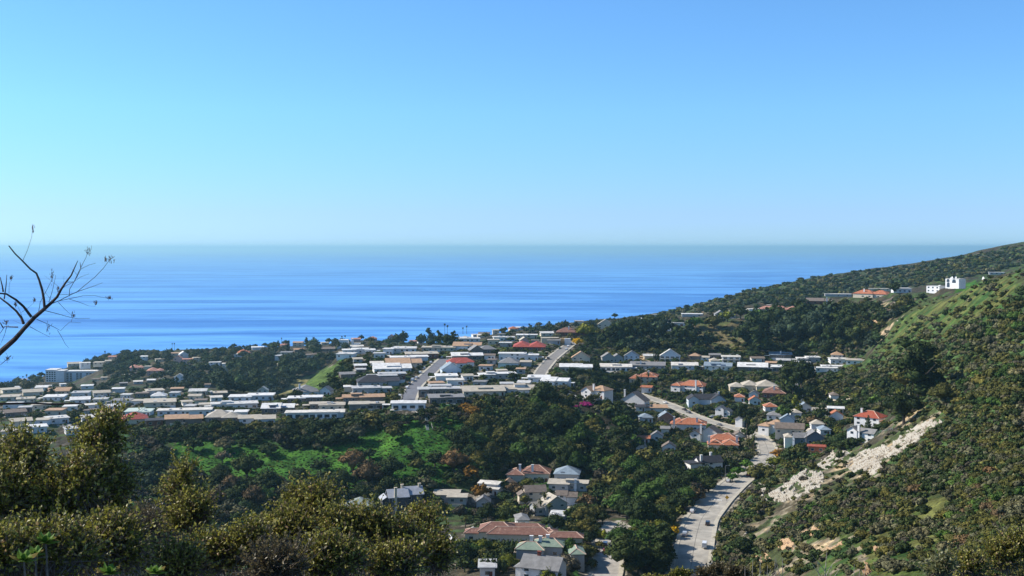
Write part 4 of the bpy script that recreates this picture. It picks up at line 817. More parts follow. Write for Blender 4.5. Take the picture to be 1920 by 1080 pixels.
def trunk(h, r, lean, sd, limbs=4, hz=None):
    q = random.Random(sd); M = MB(); top = (lean*h, 0, h); M.tube([(0, 0, -.4), (lean*h*.3, .02*h, h*.5), top], [r, r*.75, r*.5], 6)
    for i in range(limbs):
        a = 2*math.pi*i/limbs+q.random(); z = h*q.uniform(.55, .95); e = (math.cos(a)*h*.55, math.sin(a)*h*.55, z+h*.5); M.tube([(lean*z, 0, z), (e[0]*.5, e[1]*.5, z+h*.22), e], [r*.45, r*.3, r*.15], 5)
    return M
MESH = {}
def crown_mesh(shape, v, col):
    k = (shape, v, col)
    if k not in MESH: V, Q, T = PROTO[shape, v]; MESH[k] = mixed_mesh(shape+'_crown', V, Q, T, [LM[col]])
    return MESH[k]
def trunk_mesh(shape, v, pale=False):
    k = ('trunk', shape, v, pale)
    if k not in MESH:
        hh = {'round': .95, 'tall': 1.6, 'pine': 2.4, 'cypress': 1.0, 'shrub': .5}[shape.replace('_near', '')]; r = {'round': .09, 'tall': .075, 'pine': .06, 'cypress': .05, 'shrub': .06}[shape.replace('_near', '')]
        MESH[k] = trunk(hh, r, .05*(v-2), v).mesh('trunk', PALEBARK if pale else BARK)
    return MESH[k]
PLANTS = []   # every individual plant: root, px, py(top..base box), look
def pbox(x, y, z, r, h):
    X, Y = proj(x, y, z+h); _, Yb = proj(x, y, z); rp = r*FPX/y; return (float(X)-rp, float(Y), float(X)+rp, float(Yb))
def add_plant(name, shape, v, col, x, y, z, r, hs, look, cat, group, parts=True, pale=False, rz=None):
    "r = crown radius, hs = vertical stretch of the unit shape"
    ht = {'round': 1.95, 'tall': 3.0, 'pine': 3.1, 'cypress': 3.5, 'shrub': .95}[shape.replace('_near', '')]*r*hs
    rz = random.uniform(0, 6.28) if rz is None else rz; cm = crown_mesh(shape, v, col)
    if parts:
        o = bpy.data.objects.new(name, None); COL.objects.link(o); c = link('crown' if 'shrub' not in shape else 'foliage', cm, o); t_ = link('trunk' if 'shrub' not in shape else 'stem', trunk_mesh(shape, v, pale), o)
    else: o = link(name, cm)
    o.location = (x, y, z-.15*r if shape.startswith('shrub') else z-.1); o.scale = (r, r, r*hs); o.rotation_euler = (0, 0, rz)
    bx = pbox(x, y, z, r, ht); PLANTS.append((o, (bx[0]+bx[2])/2, (bx[1]+bx[3])/2, look, cat, group, bx, y)); return o
SH = {'grey_green': 'grey-green', 'mid_green': 'green', 'dark_green': 'dark green', 'bright_green': 'bright green', 'yellow_green': 'yellow-green', 'blue_green': 'blue-green', 'olive': 'olive', 'yellow': 'yellow', 'orange': 'orange-leaved', 'brown': 'brown', 'magenta': 'magenta-flowered', 'dusty': 'dusty grey', 'palm_green': 'green'}
# ---- feature plants placed one by one: px, py(base), crown width px, shape, colour, stretch
FEAT = """1150 798 44 round dark_green 1|1166 815 44 round mid_green 1|1140 784 36 round olive 1|1180 832 44 round dark_green 1|1158 835 40 round olive 1|1192 850 40 round mid_green 1|1252 985 40 round_near dark_green 1.2|1250 1030 44 round_near dark_green 1.2|1244 1062 46 round_near mid_green 1.2|1283 958 30 round_near dark_green 1.2|1266 975 26 round_near mid_green 1.1|1262 1012 27 round yellow 1.1|1100 636 40 round yellow_green .9|1082 650 22 round yellow 0.9|888 790 44 round orange .8|905 775 36 round yellow_green .8|874 775 30 round orange .8
882 908 40 round orange 1.0|902 940 42 round orange .9|905 1045 36 round yellow_green 1.2|950 1062 30 round orange .8|912 1062 34 round brown .8|932 1060 24 round brown .8
1730 762 84 tall_near dark_green 0.6|1700 795 70 round_near dark_green 1.1|1748 745 60 round_near dark_green 1.1|1686 782 30 pine dark_green .55|1629 806 18 pine blue_green .8|1772 760 54 round_near olive .9|1660 740 40 round dark_green 1|1700 735 50 round olive 1
1180 1075 90 round_near dark_green .95|1215 1050 80 round_near mid_green 1.0|1245 1075 60 tall_near dark_green .6|1165 1035 60 round_near mid_green 1|1200 1000 74 round_near dark_green 1.1|1240 1000 50 round_near olive 1|1225 960 70 round_near mid_green 1.0|1265 950 60 round_near dark_green 1.0|1290 935 60 round_near dark_green 1|1325 915 56 round_near dark_green .9|1180 950 60 round mid_green 1|1150 935 56 round olive 1|1190 905 60 round_near mid_green 1|1250 905 60 round_near dark_green 1|1215 880 50 round olive 1|1330 925 40 round_near dark_green .9|1303 945 40 round brown .9|1285 960 36 round dark_green 1
1385 895 30 round bright_green .8|1400 882 30 round bright_green .8|1374 905 26 round bright_green .8|1410 890 22 round mid_green .8
1395 1045 56 round_near dark_green .8|1355 1045 40 shrub_near olive 1|1430 897 60 shrub_near olive 1.1|1455 880 40 round yellow_green .7|1462 862 34 round orange .7|1445 900 30 round olive .8
1478 885 26 round olive .9|1425 668 60 tall dark_green .55|1400 655 50 round dark_green 1.2|1480 655 70 round_near blue_green 1.1|1530 650 70 round_near blue_green 1.1|1580 650 60 round_near dark_green 1.1|1610 655 50 round dark_green 1.1|1440 640 60 round_near dark_green 1.2|1500 640 66 round dark_green 1.1|1550 630 60 round blue_green 1.1|1590 620 54 round dark_green 1.0|1460 620 60 round dark_green 1|1510 610 56 round dark_green 1|1560 605 50 round dark_green 1|1425 620 50 round mid_green 1|1620 640 40 round olive 1|1600 600 40 round dark_green .9
1148 655 44 tall dark_green .45|1170 650 50 round dark_green 1.2|1205 645 60 round_near dark_green 1.2|1240 645 50 round blue_green 1.2|1275 650 40 round dark_green 1.2|1300 652 44 tall dark_green .5|1325 655 34 round blue_green 1.1|1190 625 40 round dark_green 1|1220 620 50 round dark_green 1|1240 605 56 round dark_green 1.0|1215 605 40 round blue_green 1|1190 612 30 round dark_green 1|1305 617 34 round bright_green .8|1340 620 44 round olive .8|1365 605 34 round yellow_green .8|1390 600 34 round dark_green .9|1330 634 18 round olive .9|1348 640 16 round olive .9|1362 632 18 round olive .9|1375 645 16 round olive .9
1490 770 48 tall dark_green .6|1505 735 56 round_near dark_green 1.3|1480 745 44 tall_near dark_green .6|1520 760 40 round dark_green 1.2|1470 790 34 round mid_green 1|1495 780 26 tall yellow_green .6|1540 795 36 round dark_green 1.1|1525 800 26 round brown .9|1545 745 30 round olive 1|1645 770 34 round mid_green 1|1620 775 24 round dark_green 1|1700 782 20 round dark_green 1.2
1395 800 34 round_near dark_green 1.5|1405 825 30 round dark_green 1|1010 628 10 round dark_green 1
1153 598 13 round dark_green 1.0|971 612 9 tall dark_green .5|983 611 11 round dark_green 1.2|925 622 20 round dark_green 1.3|235 663 9 round dark_green 1|558 643 16 round dark_green 1.1|438 654 12 round dark_green 1|321 664 12 pine dark_green .5|806 645 24 tall dark_green .5|822 647 22 tall dark_green .5|850 645 22 tall dark_green .45|835 648 20 round dark_green 1.2|790 650 24 round dark_green 1.2|757 645 22 round dark_green 1.3|745 650 24 round dark_green 1.2|95 748 20 tall dark_green .5|84 746 14 tall dark_green .5|68 726 24 round dark_green 1|175 660 10 round dark_green 1|205 700 14 round dark_green 1|64 707 8 round dark_green 1
640 930 60 round_near dark_green 1.0|600 945 70 round_near dark_green 1.0|690 915 60 round_near brown 1.0|730 905 56 round_near dark_green 1.1|660 890 56 round_near brown 1|560 920 50 round_near dark_green 1|870 850 52 round_near dark_green 1.1|850 835 34 round dark_green 1|940 850 60 round_near olive 1.0|980 830 60 round_near dark_green 1.1|1040 830 70 round_near dark_green 1.1|1090 850 60 round_near mid_green 1.1|1130 880 70 pine dark_green .45|1160 870 50 pine dark_green .5|1060 880 60 round_near dark_green 1.1|1010 870 60 round_near dark_green 1.1|960 890 50 round_near dark_green 1|910 890 50 round_near dark_green 1.1|850 890 56 round_near brown 1|815 880 40 round dark_green 1|800 910 40 round dark_green 1.1|1112 814 44 round mid_green 1|1055 802 44 round dark_green 1.0|1000 795 50 round_near dark_green 1.0|950 795 44 round dark_green .9|1020 770 60 round_near dark_green 1.1|1045 762 30 round olive .9|962 772 34 round dark_green .9
500 860 36 round_near dark_green .9|420 850 40 round_near grey_green .9|360 850 40 round dark_green .9|330 830 34 round dark_green .9|540 830 44 round_near dark_green .9|620 840 40 round_near dark_green .8|480 815 40 round olive .8|430 818 40 round olive .8|530 812 36 round olive .8|570 812 36 round dark_green .8|620 810 40 round dark_green .8|670 812 44 round dark_green .9|700 800 40 round olive .8|400 815 30 round orange .6|385 825 26 round yellow_green .6|415 870 34 round dusty .8|300 880 50 round_near dark_green 1|280 920 44 round_near blue_green 1|350 900 40 round dark_green 1|460 900 60 round_near dark_green 1|500 930 60 round_near dark_green 1|410 920 50 round_near dark_green 1|600 890 40 round dark_green .9
785 962 22 round brown .9|700 955 30 round yellow_green .9|680 945 26 round brown .9|720 965 24 round dark_green .9|805 950 34 round dark_green .9|940 925 34 round dark_green .9|965 935 36 round brown 1|985 950 26 round olive 1|1120 935 44 round olive 1|1150 960 40 round brown 1|1100 960 40 round brown 1|1130 985 30 round dark_green 1|1075 985 40 round dark_green 1|1040 1000 44 round_near dark_green 1|950 985 40 round_near dark_green 1.1|915 985 44 round_near dark_green 1.1|930 1000 30 round mid_green 1|1100 1025 36 round dark_green .9|1085 1015 30 round dark_green .9|1112 1045 30 round olive .9|1110 1070 28 round olive .9|1125 1030 20 round olive .9|1060 1085 60 round_near dusty .9|1030 1095 44 round_near yellow_green .9|870 1075 40 round dark_green .9|855 1040 40 round yellow_green .8"""
SKL = np.array([(-50, 716), (0, 712), (100, 690), (130, 676), (230, 655), (300, 655), (400, 652), (480, 645), (560, 633), (640, 632), (700, 622), (740, 612), (850, 606), (880, 618), (950, 612), (1000, 603), (1060, 600), (1150, 597), (1250, 583), (1300, 568), (1400, 543), (1500, 520), (1700, 496), (1790, 478), (1920, 455), (2000, 440)], float)
def fit(p, r, st, base):
    "keep a crown under the skyline the photograph shows"
    hm = {'round': 1.95, 'tall': 3.0, 'pine': 3.1, 'shrub': .95}[base]
    for k in range(6):
        bx = pbox(p[0], p[1], p[2], r, hm*r*st)
        if bx[1] > np.interp((bx[0]+bx[2])/2, SKL[:, 0], SKL[:, 1])-2.5: return r, st
        r *= .85
    return (None, None) if r < 1.2 else (r, st)
kcol = {}
n_tree = 0
COUNT = 0
for tok in FEAT.replace("\n", "|").split("|"):
    a, b_, c_, shp, col, st = tok.split(); a, b_, c_, st = float(a), float(b_), float(c_), float(st); st *= 1.35 if shp.startswith(('tall', 'pine')) else 1.0
    p = hit(a, b_)
    if p is None: continue
    r = c_/2*p[1]/FPX; base = shp.replace('_near', '')
    nm = {'round': 'broadleaf_tree', 'tall': 'eucalyptus_tree', 'pine': 'pine_tree', 'shrub': 'shrub'}[base]; COUNT += 1
    look = {'round': f"{SH[col]} {'bushy' if st < .95 else 'round' if st < 1.1 else 'tall'} broadleaf tree", 'tall': f"{SH[col]} tall eucalyptus", 'pine': f"{SH[col]} conical pine", 'shrub': f"{SH[col]} rounded shrub"}[base]
    if base == 'tall': r *= 1.25
    if c_ >= 26 and b_ < 662: r, st = fit(p, r, st, base)
    if r is None: continue
    add_plant(nm, shp, COUNT % (3 if base == 'pine' else 5), col, p[0], p[1]+r*.4, p[2], r, st, look, 'tree' if base != 'shrub' else 'shrub', {'round': 'broadleaf trees among the houses and slopes', 'tall': 'eucalyptus trees', 'pine': 'pine trees', 'shrub': 'shrubs on the slopes'}[base])
FEATN = len(PLANTS)
# magenta bougainvillea: two mounds
for a, b_, c_ in ((1098, 762, 30), (1080, 765, 16)):
    p = hit(a, b_); r = c_/2*p[1]/FPX; add_plant('bougainvillea', 'shrub_near', 1, 'magenta', p[0], p[1]+2, p[2], r, .75, 'magenta bougainvillea mound', 'shrub', 'magenta bougainvillea', True)
# cypresses
for a, b_, hpx in ((752, 922, 22), (757, 921, 26), (762, 921, 24), (768, 922, 26), (782, 922, 16), (790, 921, 17), (1229, 679, 22), (1232, 679, 24), (1235, 679, 23), (1226, 679, 20), (1876, 512, 12)):
    p = hit(a, b_); h_ = hpx*p[1]/FPX; r = h_/3.5/.95; add_plant('cypress_tree', 'cypress', 0, 'dark_green', p[0], p[1], p[2], r, 1.0, 'narrow dark cypress', 'tree', 'narrow cypresses', True)
# palms
def palm_mesh(seed, fan):
    q = random.Random(seed); V = []; F = []
    nf = 26 if not fan else 30
    for i in range(nf):
        a = 2*math.pi*i/nf+q.uniform(-.1, .1); el = R(q.choice((70, 45, 25, 5, -15, -40)) if not fan else q.uniform(-70, 80)); L = (1 if not fan else .55)*q.uniform(.85, 1.1); w_ = .10 if not fan else .16
        P_ = []; x = z = 0; e = el; n = 6
        for j in range(n+1):
            P_.append((x, z)); x += math.cos(e)*L/n; z += math.sin(e)*L/n; e -= R(15 if not fan else 4)
        ca, sa = math.cos(a), math.sin(a)
        for j in range(n):
            for sg in (1, -1):
                wj = w_*math.sin(math.pi*min(.97, (j+.6)/n))+.01; wk = w_*math.sin(math.pi*min(.97, (j+1.6)/n))+.01
                x0, z0 = P_[j]; x1, z1 = P_[j+1]; n0 = len(V)
                V += [(x0*ca, x0*sa, z0), (x1*ca, x1*sa, z1), (x1*ca-sg*wk*sa*.9, x1*sa+sg*wk*ca*.9, z1-wk*.7), ((x0*.6+x1*.4)*ca-sg*wj*sa, (x0*.6+x1*.4)*sa+sg*wj*ca, z0-wj*.7)]; F.append([n0, n0+1, n0+2, n0+3])
    return np_mesh('palm_fronds', V, F, [LM['palm_green']])
PMS = [palm_mesh(3, False), palm_mesh(8, True)]
def palm(a, b_, hpx, wpx, fan=0, dst=None):
    p = hit(a, b_) if dst is None else at(a, b_, dst); h_ = hpx*p[1]/FPX; r = wpx/2*p[1]/FPX/(1 if not fan else .6)
    o = bpy.data.objects.new('palm_tree', None); COL.objects.link(o); o.location = p; o.rotation_euler = (0, 0, random.uniform(0, 6))
    M = MB(); tr = max(.22, r*.06); M.tube([(0, 0, -.5), (tr*.4, 0, h_*.5), (0, 0, h_)], [tr*1.2, tr, tr*.9], 7); M.build('trunk', BARK, o)
    f = link('fronds', PMS[fan], o); f.location = (0, 0, h_); f.scale = (r, r, r)
    bx = pbox(p[0], p[1], p[2], wpx/2*p[1]/FPX, h_+r*.5); PLANTS.append((o, a, b_-hpx/2, ('tall thin fan palm' if fan else 'feathery palm with arching fronds'), 'palm', 'palm trees', bx, p[1]))
for z in ((1202, 742, 48, 16), (1123, 762, 24, 14), (1256, 742, 22, 12), (1400, 828, 44, 24), (1413, 850, 32, 22), (1406, 853, 24, 20), (755, 749, 17, 22), (1490, 866, 26, 26), (1478, 868, 22, 22), (1502, 864, 24, 22), (1021, 962, 36, 20), (1013, 966, 28, 18), (1003, 968, 20, 18), (1030, 968, 22, 18), (1421, 730, 22, 14), (873, 1004, 34, 18), (1230, 802, 26, 16), (1266, 797, 22, 16), (1118, 1010, 20, 22), (1195, 728, 22, 14), (1215, 730, 30, 14)): palm(*z)
for z in ((834, 628, 20, 6, 1, 1540), (839, 628, 17, 6, 1, 1545), (868, 626, 11, 5, 1, 1500), (875, 626, 14, 5, 1, 1500), (197, 676, 17, 5, 1, 1740), (192, 679, 10, 5, 1, 1740), (206, 675, 9, 4, 1, 1745), (323, 656, 12, 4, 1, 1750), (327, 656, 12, 4, 1, 1750), (528, 648, 14, 4, 1, 1700), (588, 645, 11, 8, 1, 1690), (641, 640, 9, 5, 1, 1680), (647, 640, 10, 5, 1, 1680), (43, 712, 6, 4, 1, 1690), (50, 713, 10, 6, 1, 1690), (1030, 612, 8, 8, 1, 1430)): palm(*z)
# ---- hedges: clipped dark bands
HEDGE = [((1068, 703), (1195, 712), 6, 'dark_green'), ((1110, 722), (1196, 724), 7, 'dark_green'), ((884, 1036), (1022, 1040), 5, 'dark_green'), ((868, 968), (990, 962), 4, 'mid_green'), ((1100, 1006), (1132, 1012), 4, 'yellow_green'), ((905, 1074), (945, 1076), 5, 'dark_green'), ((1290, 756), (1330, 742), 2.6, 'mid_green'), ((395, 770), (470, 772), 2.5, 'dark_green'), ((650, 771), (720, 771), 1.2, 'dark_green'), ((805, 706), (838, 712), 3, 'dark_green')]
for i, (a, b_, hm, col) in enumerate(HEDGE):
    P0, P1 = hit(*a), hit(*b_)
    if P0 is None or P1 is None: continue
    L = np.linalg.norm(P1-P0); n = max(4, int(L/1.6)); lob = []
    for k in range(n+1):
        p = P0+(P1-P0)*k/n; p[2] = float(hgt(p[0], p[1])); lob.append((p[0]-P0[0], p[1]-P0[1], p[2]-P0[2]+hm*.5, 1.3, 1.1, hm*.52))
    V, Q, T = crown(lob, int(40*n*max(1, hm/3)), .38, 900+i, core=.9, up=-1, inner=.1)
    o = link('hedge', mixed_mesh('hedge', V, Q, T, [LM[col]])); o.location = P0; X0, Y0 = proj(*P0); X1, Y1 = proj(*P1)
    PLANTS.append((o, float(X0+X1)/2, float(Y0+Y1)/2-hm, f"{'tall' if hm > 3 else 'low'} clipped {SH[col]} hedge", 'hedge', 'clipped hedges', (float(X0), float(Y0)-hm*4, float(X1), float(Y1)), P0[1]))
# ---- scattered plants
OCC = np.array(HBOX)
def blocked(bx, y, keep=.0):
    m = (OCC[:, 4] > y-4) & (OCC[:, 0]+1 < bx[2]) & (OCC[:, 2]-1 > bx[0]) & (OCC[:, 1]+1 < bx[3]) & (OCC[:, 1]+(OCC[:, 3]-OCC[:, 1])*.5 > bx[1])
    return m.any()
foot = [(p[0], p[1]+depth_of(h, W)*.5, W*.5+1, depth_of(h, W)*.5+1) for h, (p, d, W) in zip(HS, HP)]; foot = np.array(foot)
RPIX = np.concatenate([np.column_stack(proj(q[:, 0], q[:, 1], q[:, 2])+(ww/2*FPX/q[:, 1],)) for q, ww in RD.values()])
def bad_place(x, y, r): return ((np.abs(foot[:, 0]-x) < foot[:, 2]+r*.5) & (np.abs(foot[:, 1]-y) < foot[:, 3]+r*.5)).any()
def hides_road(bx, y):
    w_ = (RPIX[:, 0]+RPIX[:, 2]*.8 > bx[0]) & (RPIX[:, 0]-RPIX[:, 2]*.8 < bx[2]) & (RPIX[:, 1] > bx[1]) & (RPIX[:, 1] < bx[3]); return w_.any()
ROCKP = [p_[2] for p_ in ROCKS]
STUFF = {'chaparral': [], 'woodland': []}; IND = []
def scatter(poly, sx, sy, prob, kinds, rng_r, shape, hs=(.8, 1.1), dest='wood', keep_road=True, holes=(), hole_p=.9, seed=1):
    q = random.Random(seed); xs = [a for a, _ in poly]; ys = [b for _, b in poly]; y = min(ys)
    while y < max(ys):
        x = min(xs)
        while x < max(xs):
            a = x+q.uniform(-.5, .5)*sx; b_ = y+q.uniform(-.5, .5)*sy; x += sx
            if q.random() > prob or not inpoly(np.array([a]), np.array([b_]), poly)[0]: continue
            if any(inpoly(np.array([a]), np.array([b_]), hl)[0] for hl in holes) and q.random() < hole_p: continue
            if shape == 'shrub' and any(inpoly(np.array([a]), np.array([b_]), hl)[0] for hl in ROCKP) and q.random() < .9: continue
            p = hit(a, b_)
            if p is None or p[2] < 2: continue
            r = q.uniform(*rng_r)*(q.random()*.5+.75); h_ = q.uniform(*hs); ht = {'round': 1.95, 'tall': 2.6, 'shrub': .95}[shape]*r*h_
            if p[1] > 850:
                r, _ = fit(p, r, h_, shape)
                if r is None: continue
                ht = {'round': 1.95, 'tall': 2.6, 'shrub': .95}[shape]*r*h_
            bx = pbox(p[0], p[1], p[2], r, ht)
            if any(bx[0] < u[2] and bx[2] > u[0] and bx[1] < u[3]-3 and bx[3] > u[1] and p[1] < u[4]+5 for u in HBOX[-3:]): continue
            if bad_place(p[0], p[1], r) or (blocked(bx, p[1]) and q.random() < (.86 if p[1] > 1150 else .96 if r > 2 else .84)): continue
            if keep_road and (hides_road(bx, p[1]) or road_dist(np.array([p[0]]), np.array([p[1]]))[0] < r*.8+.5): continue
            col = q.choice(kinds); IND.append((shape, dest, p, r, h_, col, bx, q.randrange(5)))
        y += sy
RES = [(0, 790), (0, 745), (300, 735), (480, 750), (520, 745), (600, 742), (640, 690), (640, 668), (760, 652), (900, 640), (1010, 628), (1120, 622), (1180, 640), (1300, 655), (1400, 660), (1480, 665), (1620, 660), (1610, 700), (1700, 720), (1690, 790), (1600, 840), (1490, 870), (1440, 870), (1350, 900), (1250, 860), (1170, 800), (1110, 770), (1060, 750), (880, 755), (720, 775), (640, 785), (480, 800), (230, 805)]
SLOPE = [(1110, 640), (1110, 618), (1200, 598), (1300, 590), (1420, 578), (1560, 560), (1700, 545), (1740, 560), (1660, 612), (1640, 660), (1560, 668), (1480, 668), (1300, 655), (1150, 660)]
TOWN = [(0, 745), (0, 722), (60, 708), (120, 696), (230, 662), (400, 656), (560, 642), (700, 634), (900, 624), (1100, 606), (1215, 594), (1230, 600), (1110, 622), (1000, 630), (900, 640), (760, 652), (640, 660), (625, 680), (560, 708), (520, 740), (300, 735)]
GORGE = [(400, 735), (380, 700), (450, 680), (640, 665), (630, 685), (560, 712), (520, 738)]
VALLEY = [(800, 930), (880, 905), (1020, 885), (1180, 860), (1250, 860), (1340, 905), (1310, 960), (1270, 1010), (1262, 1080), (860, 1080), (860, 960), (620, 975), (640, 950)]
BANK = [(1180, 900), (1250, 870), (1335, 905), (1270, 990), (1255, 1080), (1165, 1080), (1165, 985), (1120, 940)]
WD = ['dark_green', 'dark_green', 'mid_green', 'olive', 'blue_green', 'dark_green']
scatter(RES, 10, 4.5, .8, ['dark_green', 'mid_green', 'olive', 'dark_green', 'dark_green', 'yellow_green', 'grey_green'], (1.6, 4.2), 'round', (.7, 1.1), seed=2)
scatter(RES, 8, 3.4, .95, ['mid_green', 'olive', 'dark_green', 'yellow_green', 'bright_green', 'grey_green'], (.9, 2.0), 'shrub', (.8, 1.2), dest='chap', seed=3)
scatter(SLOPE, 13, 6, .8, WD, (3, 6.5), 'round', (.9, 1.25), seed=4, holes=[REG['shoulder']], hole_p=.8)
scatter(TOWN, 9, 3.6, .85, WD+['blue_green', 'grey_green'], (4.0, 8.5), 'round', (.75, 1.2), seed=5)
scatter(TOWN, 30, 7, .4, ['dark_green', 'blue_green'], (4, 7), 'tall', (.7, 1.0), seed=15)
scatter(GORGE, 13, 6, .9, ['dark_green', 'blue_green', 'dark_green', 'mid_green'], (6, 10), 'round', (.9, 1.3), seed=6)
scatter([(600, 740), (640, 690), (700, 672), (720, 690), (690, 740)], 12, 6, .8, ['dark_green', 'olive', 'mid_green'], (3, 5), 'round', seed=61)
scatter(REG['canyon'], 19, 9, .62, ['dark_green', 'dark_green', 'olive', 'dark_green', 'brown', 'grey_green', 'mid_green'], (2.6, 5.2), 'round', (.75, 1.05), seed=7, holes=BRIGHT, hole_p=.94)
scatter([(x, y) for x, y in REG['canyon'] if 1][:0] or [(900, 770), (1060, 755), (1180, 850), (1180, 900), (1020, 885), (900, 900), (860, 850)], 15, 8, .85, ['dark_green', 'dark_green', 'mid_green', 'olive'], (3.4, 6), 'round', (.9, 1.2), seed=71)
scatter(REG['canyon'], 12, 6, .7, ['dark_green', 'olive', 'mid_green', 'grey_green', 'brown', 'bright_green'], (.9, 2.0), 'shrub', (.7, 1.1), dest='chap', seed=8, holes=BRIGHT, hole_p=.88)
for bi, bp_ in enumerate(BRIGHT[:3]): scatter(bp_, 6.5, 3.6, .85, ['bright_green', 'mid_green', 'bright_green', 'yellow_green', 'bright_green'], (.4, .95), 'shrub', (.5, .9), dest='chap', seed=180+bi)
scatter(YG_PATCH[0], 12, 7, .5, ['bright_green', 'yellow_green', 'olive'], (.35, .8), 'shrub', (.4, .8), dest='chap', seed=190)
scatter([(230, 805), (640, 792), (880, 768), (900, 790), (640, 815), (240, 835)], 13, 6, .9, ['dark_green', 'olive', 'dark_green', 'brown'], (2, 3.4), 'round', (.7, 1), seed=81)
scatter(VALLEY, 17, 9, .75, ['dark_green', 'mid_green', 'olive', 'brown', 'dark_green', 'yellow_green'], (2.4, 4.6), 'round', (.8, 1.15), seed=9)
scatter(BANK, 20, 11, .9, ['dark_green', 'mid_green', 'mid_green', 'olive', 'dark_green'], (4, 6.4), 'round', (.85, 1.15), seed=91)
scatter(REG['righthill'], 10.5, 5.6, .97, ['dark_green', 'olive', 'grey_green', 'olive', 'grey_green', 'olive', 'brown', 'mid_green', 'olive', 'mid_green', 'dark_green', 'dark_green', 'grey_green'], (1.2, 2.8), 'shrub', (.8, 1.25), dest='chap', seed=10, holes=YG_PATCH+DIRT, hole_p=.74)
scatter([(1480, 940), (1920, 640), (1920, 1080), (1800, 1080), (1780, 960), (1640, 980)], 20, 11, .9, ['dark_green', 'olive', 'dark_green', 'brown', 'grey_green', 'olive', 'olive'], (1.3, 2.4), 'shrub', (.8, 1.3), dest='chap', seed=11, holes=YG_PATCH[:1]+YG_PATCH[2:], hole_p=.95)
scatter([(1600, 712), (1660, 640), (1720, 590), (1900, 520), (1920, 600), (1720, 720), (1640, 740)], 17, 9, .22, ['dark_green', 'olive', 'grey_green', 'mid_green'], (2.0, 3.8), 'shrub', (.8, 1.2), dest='chap', seed=111)
scatter([(1620, 700), (1720, 600), (1920, 560), (1920, 760), (1760, 780), (1700, 720)], 14, 8, .85, ['dark_green', 'olive', 'olive', 'mid_green', 'grey_green'], (2.4, 4.2), 'shrub', (.8, 1.3), dest='chap', seed=12)
scatter(REG['farhill'], 8, 3.2, .9, ['dark_green', 'blue_green', 'grey_green', 'mid_green', 'olive', 'blue_green'], (3.5, 7), 'shrub', (.7, 1.1), dest='chap', seed=13)
scatter(REG['shoulder'], 13, 7, .6, ['dark_green', 'olive', 'brown'], (1.5, 3), 'shrub', dest='chap', seed=14)
# near spur of the camera hill, brown brush at the lower left
scatter([(225, 1000), (260, 960), (330, 945), (420, 1000), (450, 1080), (200, 1080)], 16, 10, 1.0, ['brown', 'olive', 'brown', 'dusty'], (.7, 1.2), 'shrub', (.8, 1.2), dest='chap', seed=16, keep_road=False)
print("scatter", len(IND))
# the largest in the picture become things of their own, the rest one mass each
for dest, cap in (('wood', max(0, 296-sum('broadleaf' in pl[0].name for pl in PLANTS))), ('chap', 290)):
    L = [i for i in IND if i[1] == dest]; tr = [i for i in L if i[0] != 'tall']; L = sorted(tr, key=lambda i: -(i[6][2]-i[6][0])*(i[6][3]-i[6][1])); solo = L[:cap]; rest = L[cap:]+([i for i in IND if i[1] == dest and i[0] == 'tall'])
    for shape, _, p, r, h_, col, bx, v in solo:
        near = (bx[2]-bx[0]) > 17; sh = shape+('_near' if near else '')
        if dest == 'wood': add_plant('broadleaf_tree', sh, v, col, p[0], p[1], p[2], r, h_, f"{SH[col]} {'bushy' if h_ < .9 else 'rounded' if h_ < 1.05 else 'upright'} broadleaf tree", 'tree', 'broadleaf trees among the houses and slopes', parts=near)
        else: add_plant('shrub', sh, v, col, p[0], p[1], p[2], r, h_, f"{SH[col]} {'low' if h_ < .9 else 'domed' if h_ < 1.1 else 'tall'} shrub", 'shrub', 'shrubs on the slopes', parts=False)
    Vs, Qs, Ts, cq, ct = [], [], [], [], []; off = 0; rg = np.random.default_rng(77)
    for shape, _, p, r, h_, col, bx, v in rest:
        V, Q, T = PROTO[shape, v]; a = rg.uniform(0, 6.28); ca, sa = math.cos(a), math.sin(a); X = V*np.array([r, r, r*h_]); X = np.column_stack([X[:, 0]*ca-X[:, 1]*sa, X[:, 0]*sa+X[:, 1]*ca, X[:, 2]])+np.array([p[0], p[1], p[2]-.15*r]); tc_ = np.array(TINTS[col])*rg.uniform(.8, 1.22)
        Vs.append(X); Qs.append(Q+off); Ts.append(T+off); off += len(V); cq.append(np.tile(tc_, (len(Q), 1))); ct.append(np.tile(tc_, (len(T), 1)))
    if not Vs: continue
    V = np.concatenate(Vs); Q = np.concatenate(Qs); T = np.concatenate(Ts); col_ = np.concatenate(cq+ct)
    nm = {'wood': 'woodland', 'chap': 'chaparral'}[dest]; me = mixed_mesh(nm, V, Q, T, [leafmat(nm+'_leaves', (.05,)*3, attr=True)])
    at_ = me.attributes.new("tint", 'FLOAT_COLOR', 'FACE'); at_.data.foreach_set("color", np.column_stack([col_, np.ones(len(col_))]).astype(np.float32).ravel())
    props(link(nm, me), {'wood': "mass of small distant trees filling the town, canyon and far shore", 'chap': "mass of low scrub covering the hillsides and canyon slopes"}[dest], kind='stuff'); print(nm, len(rest), len(Q))
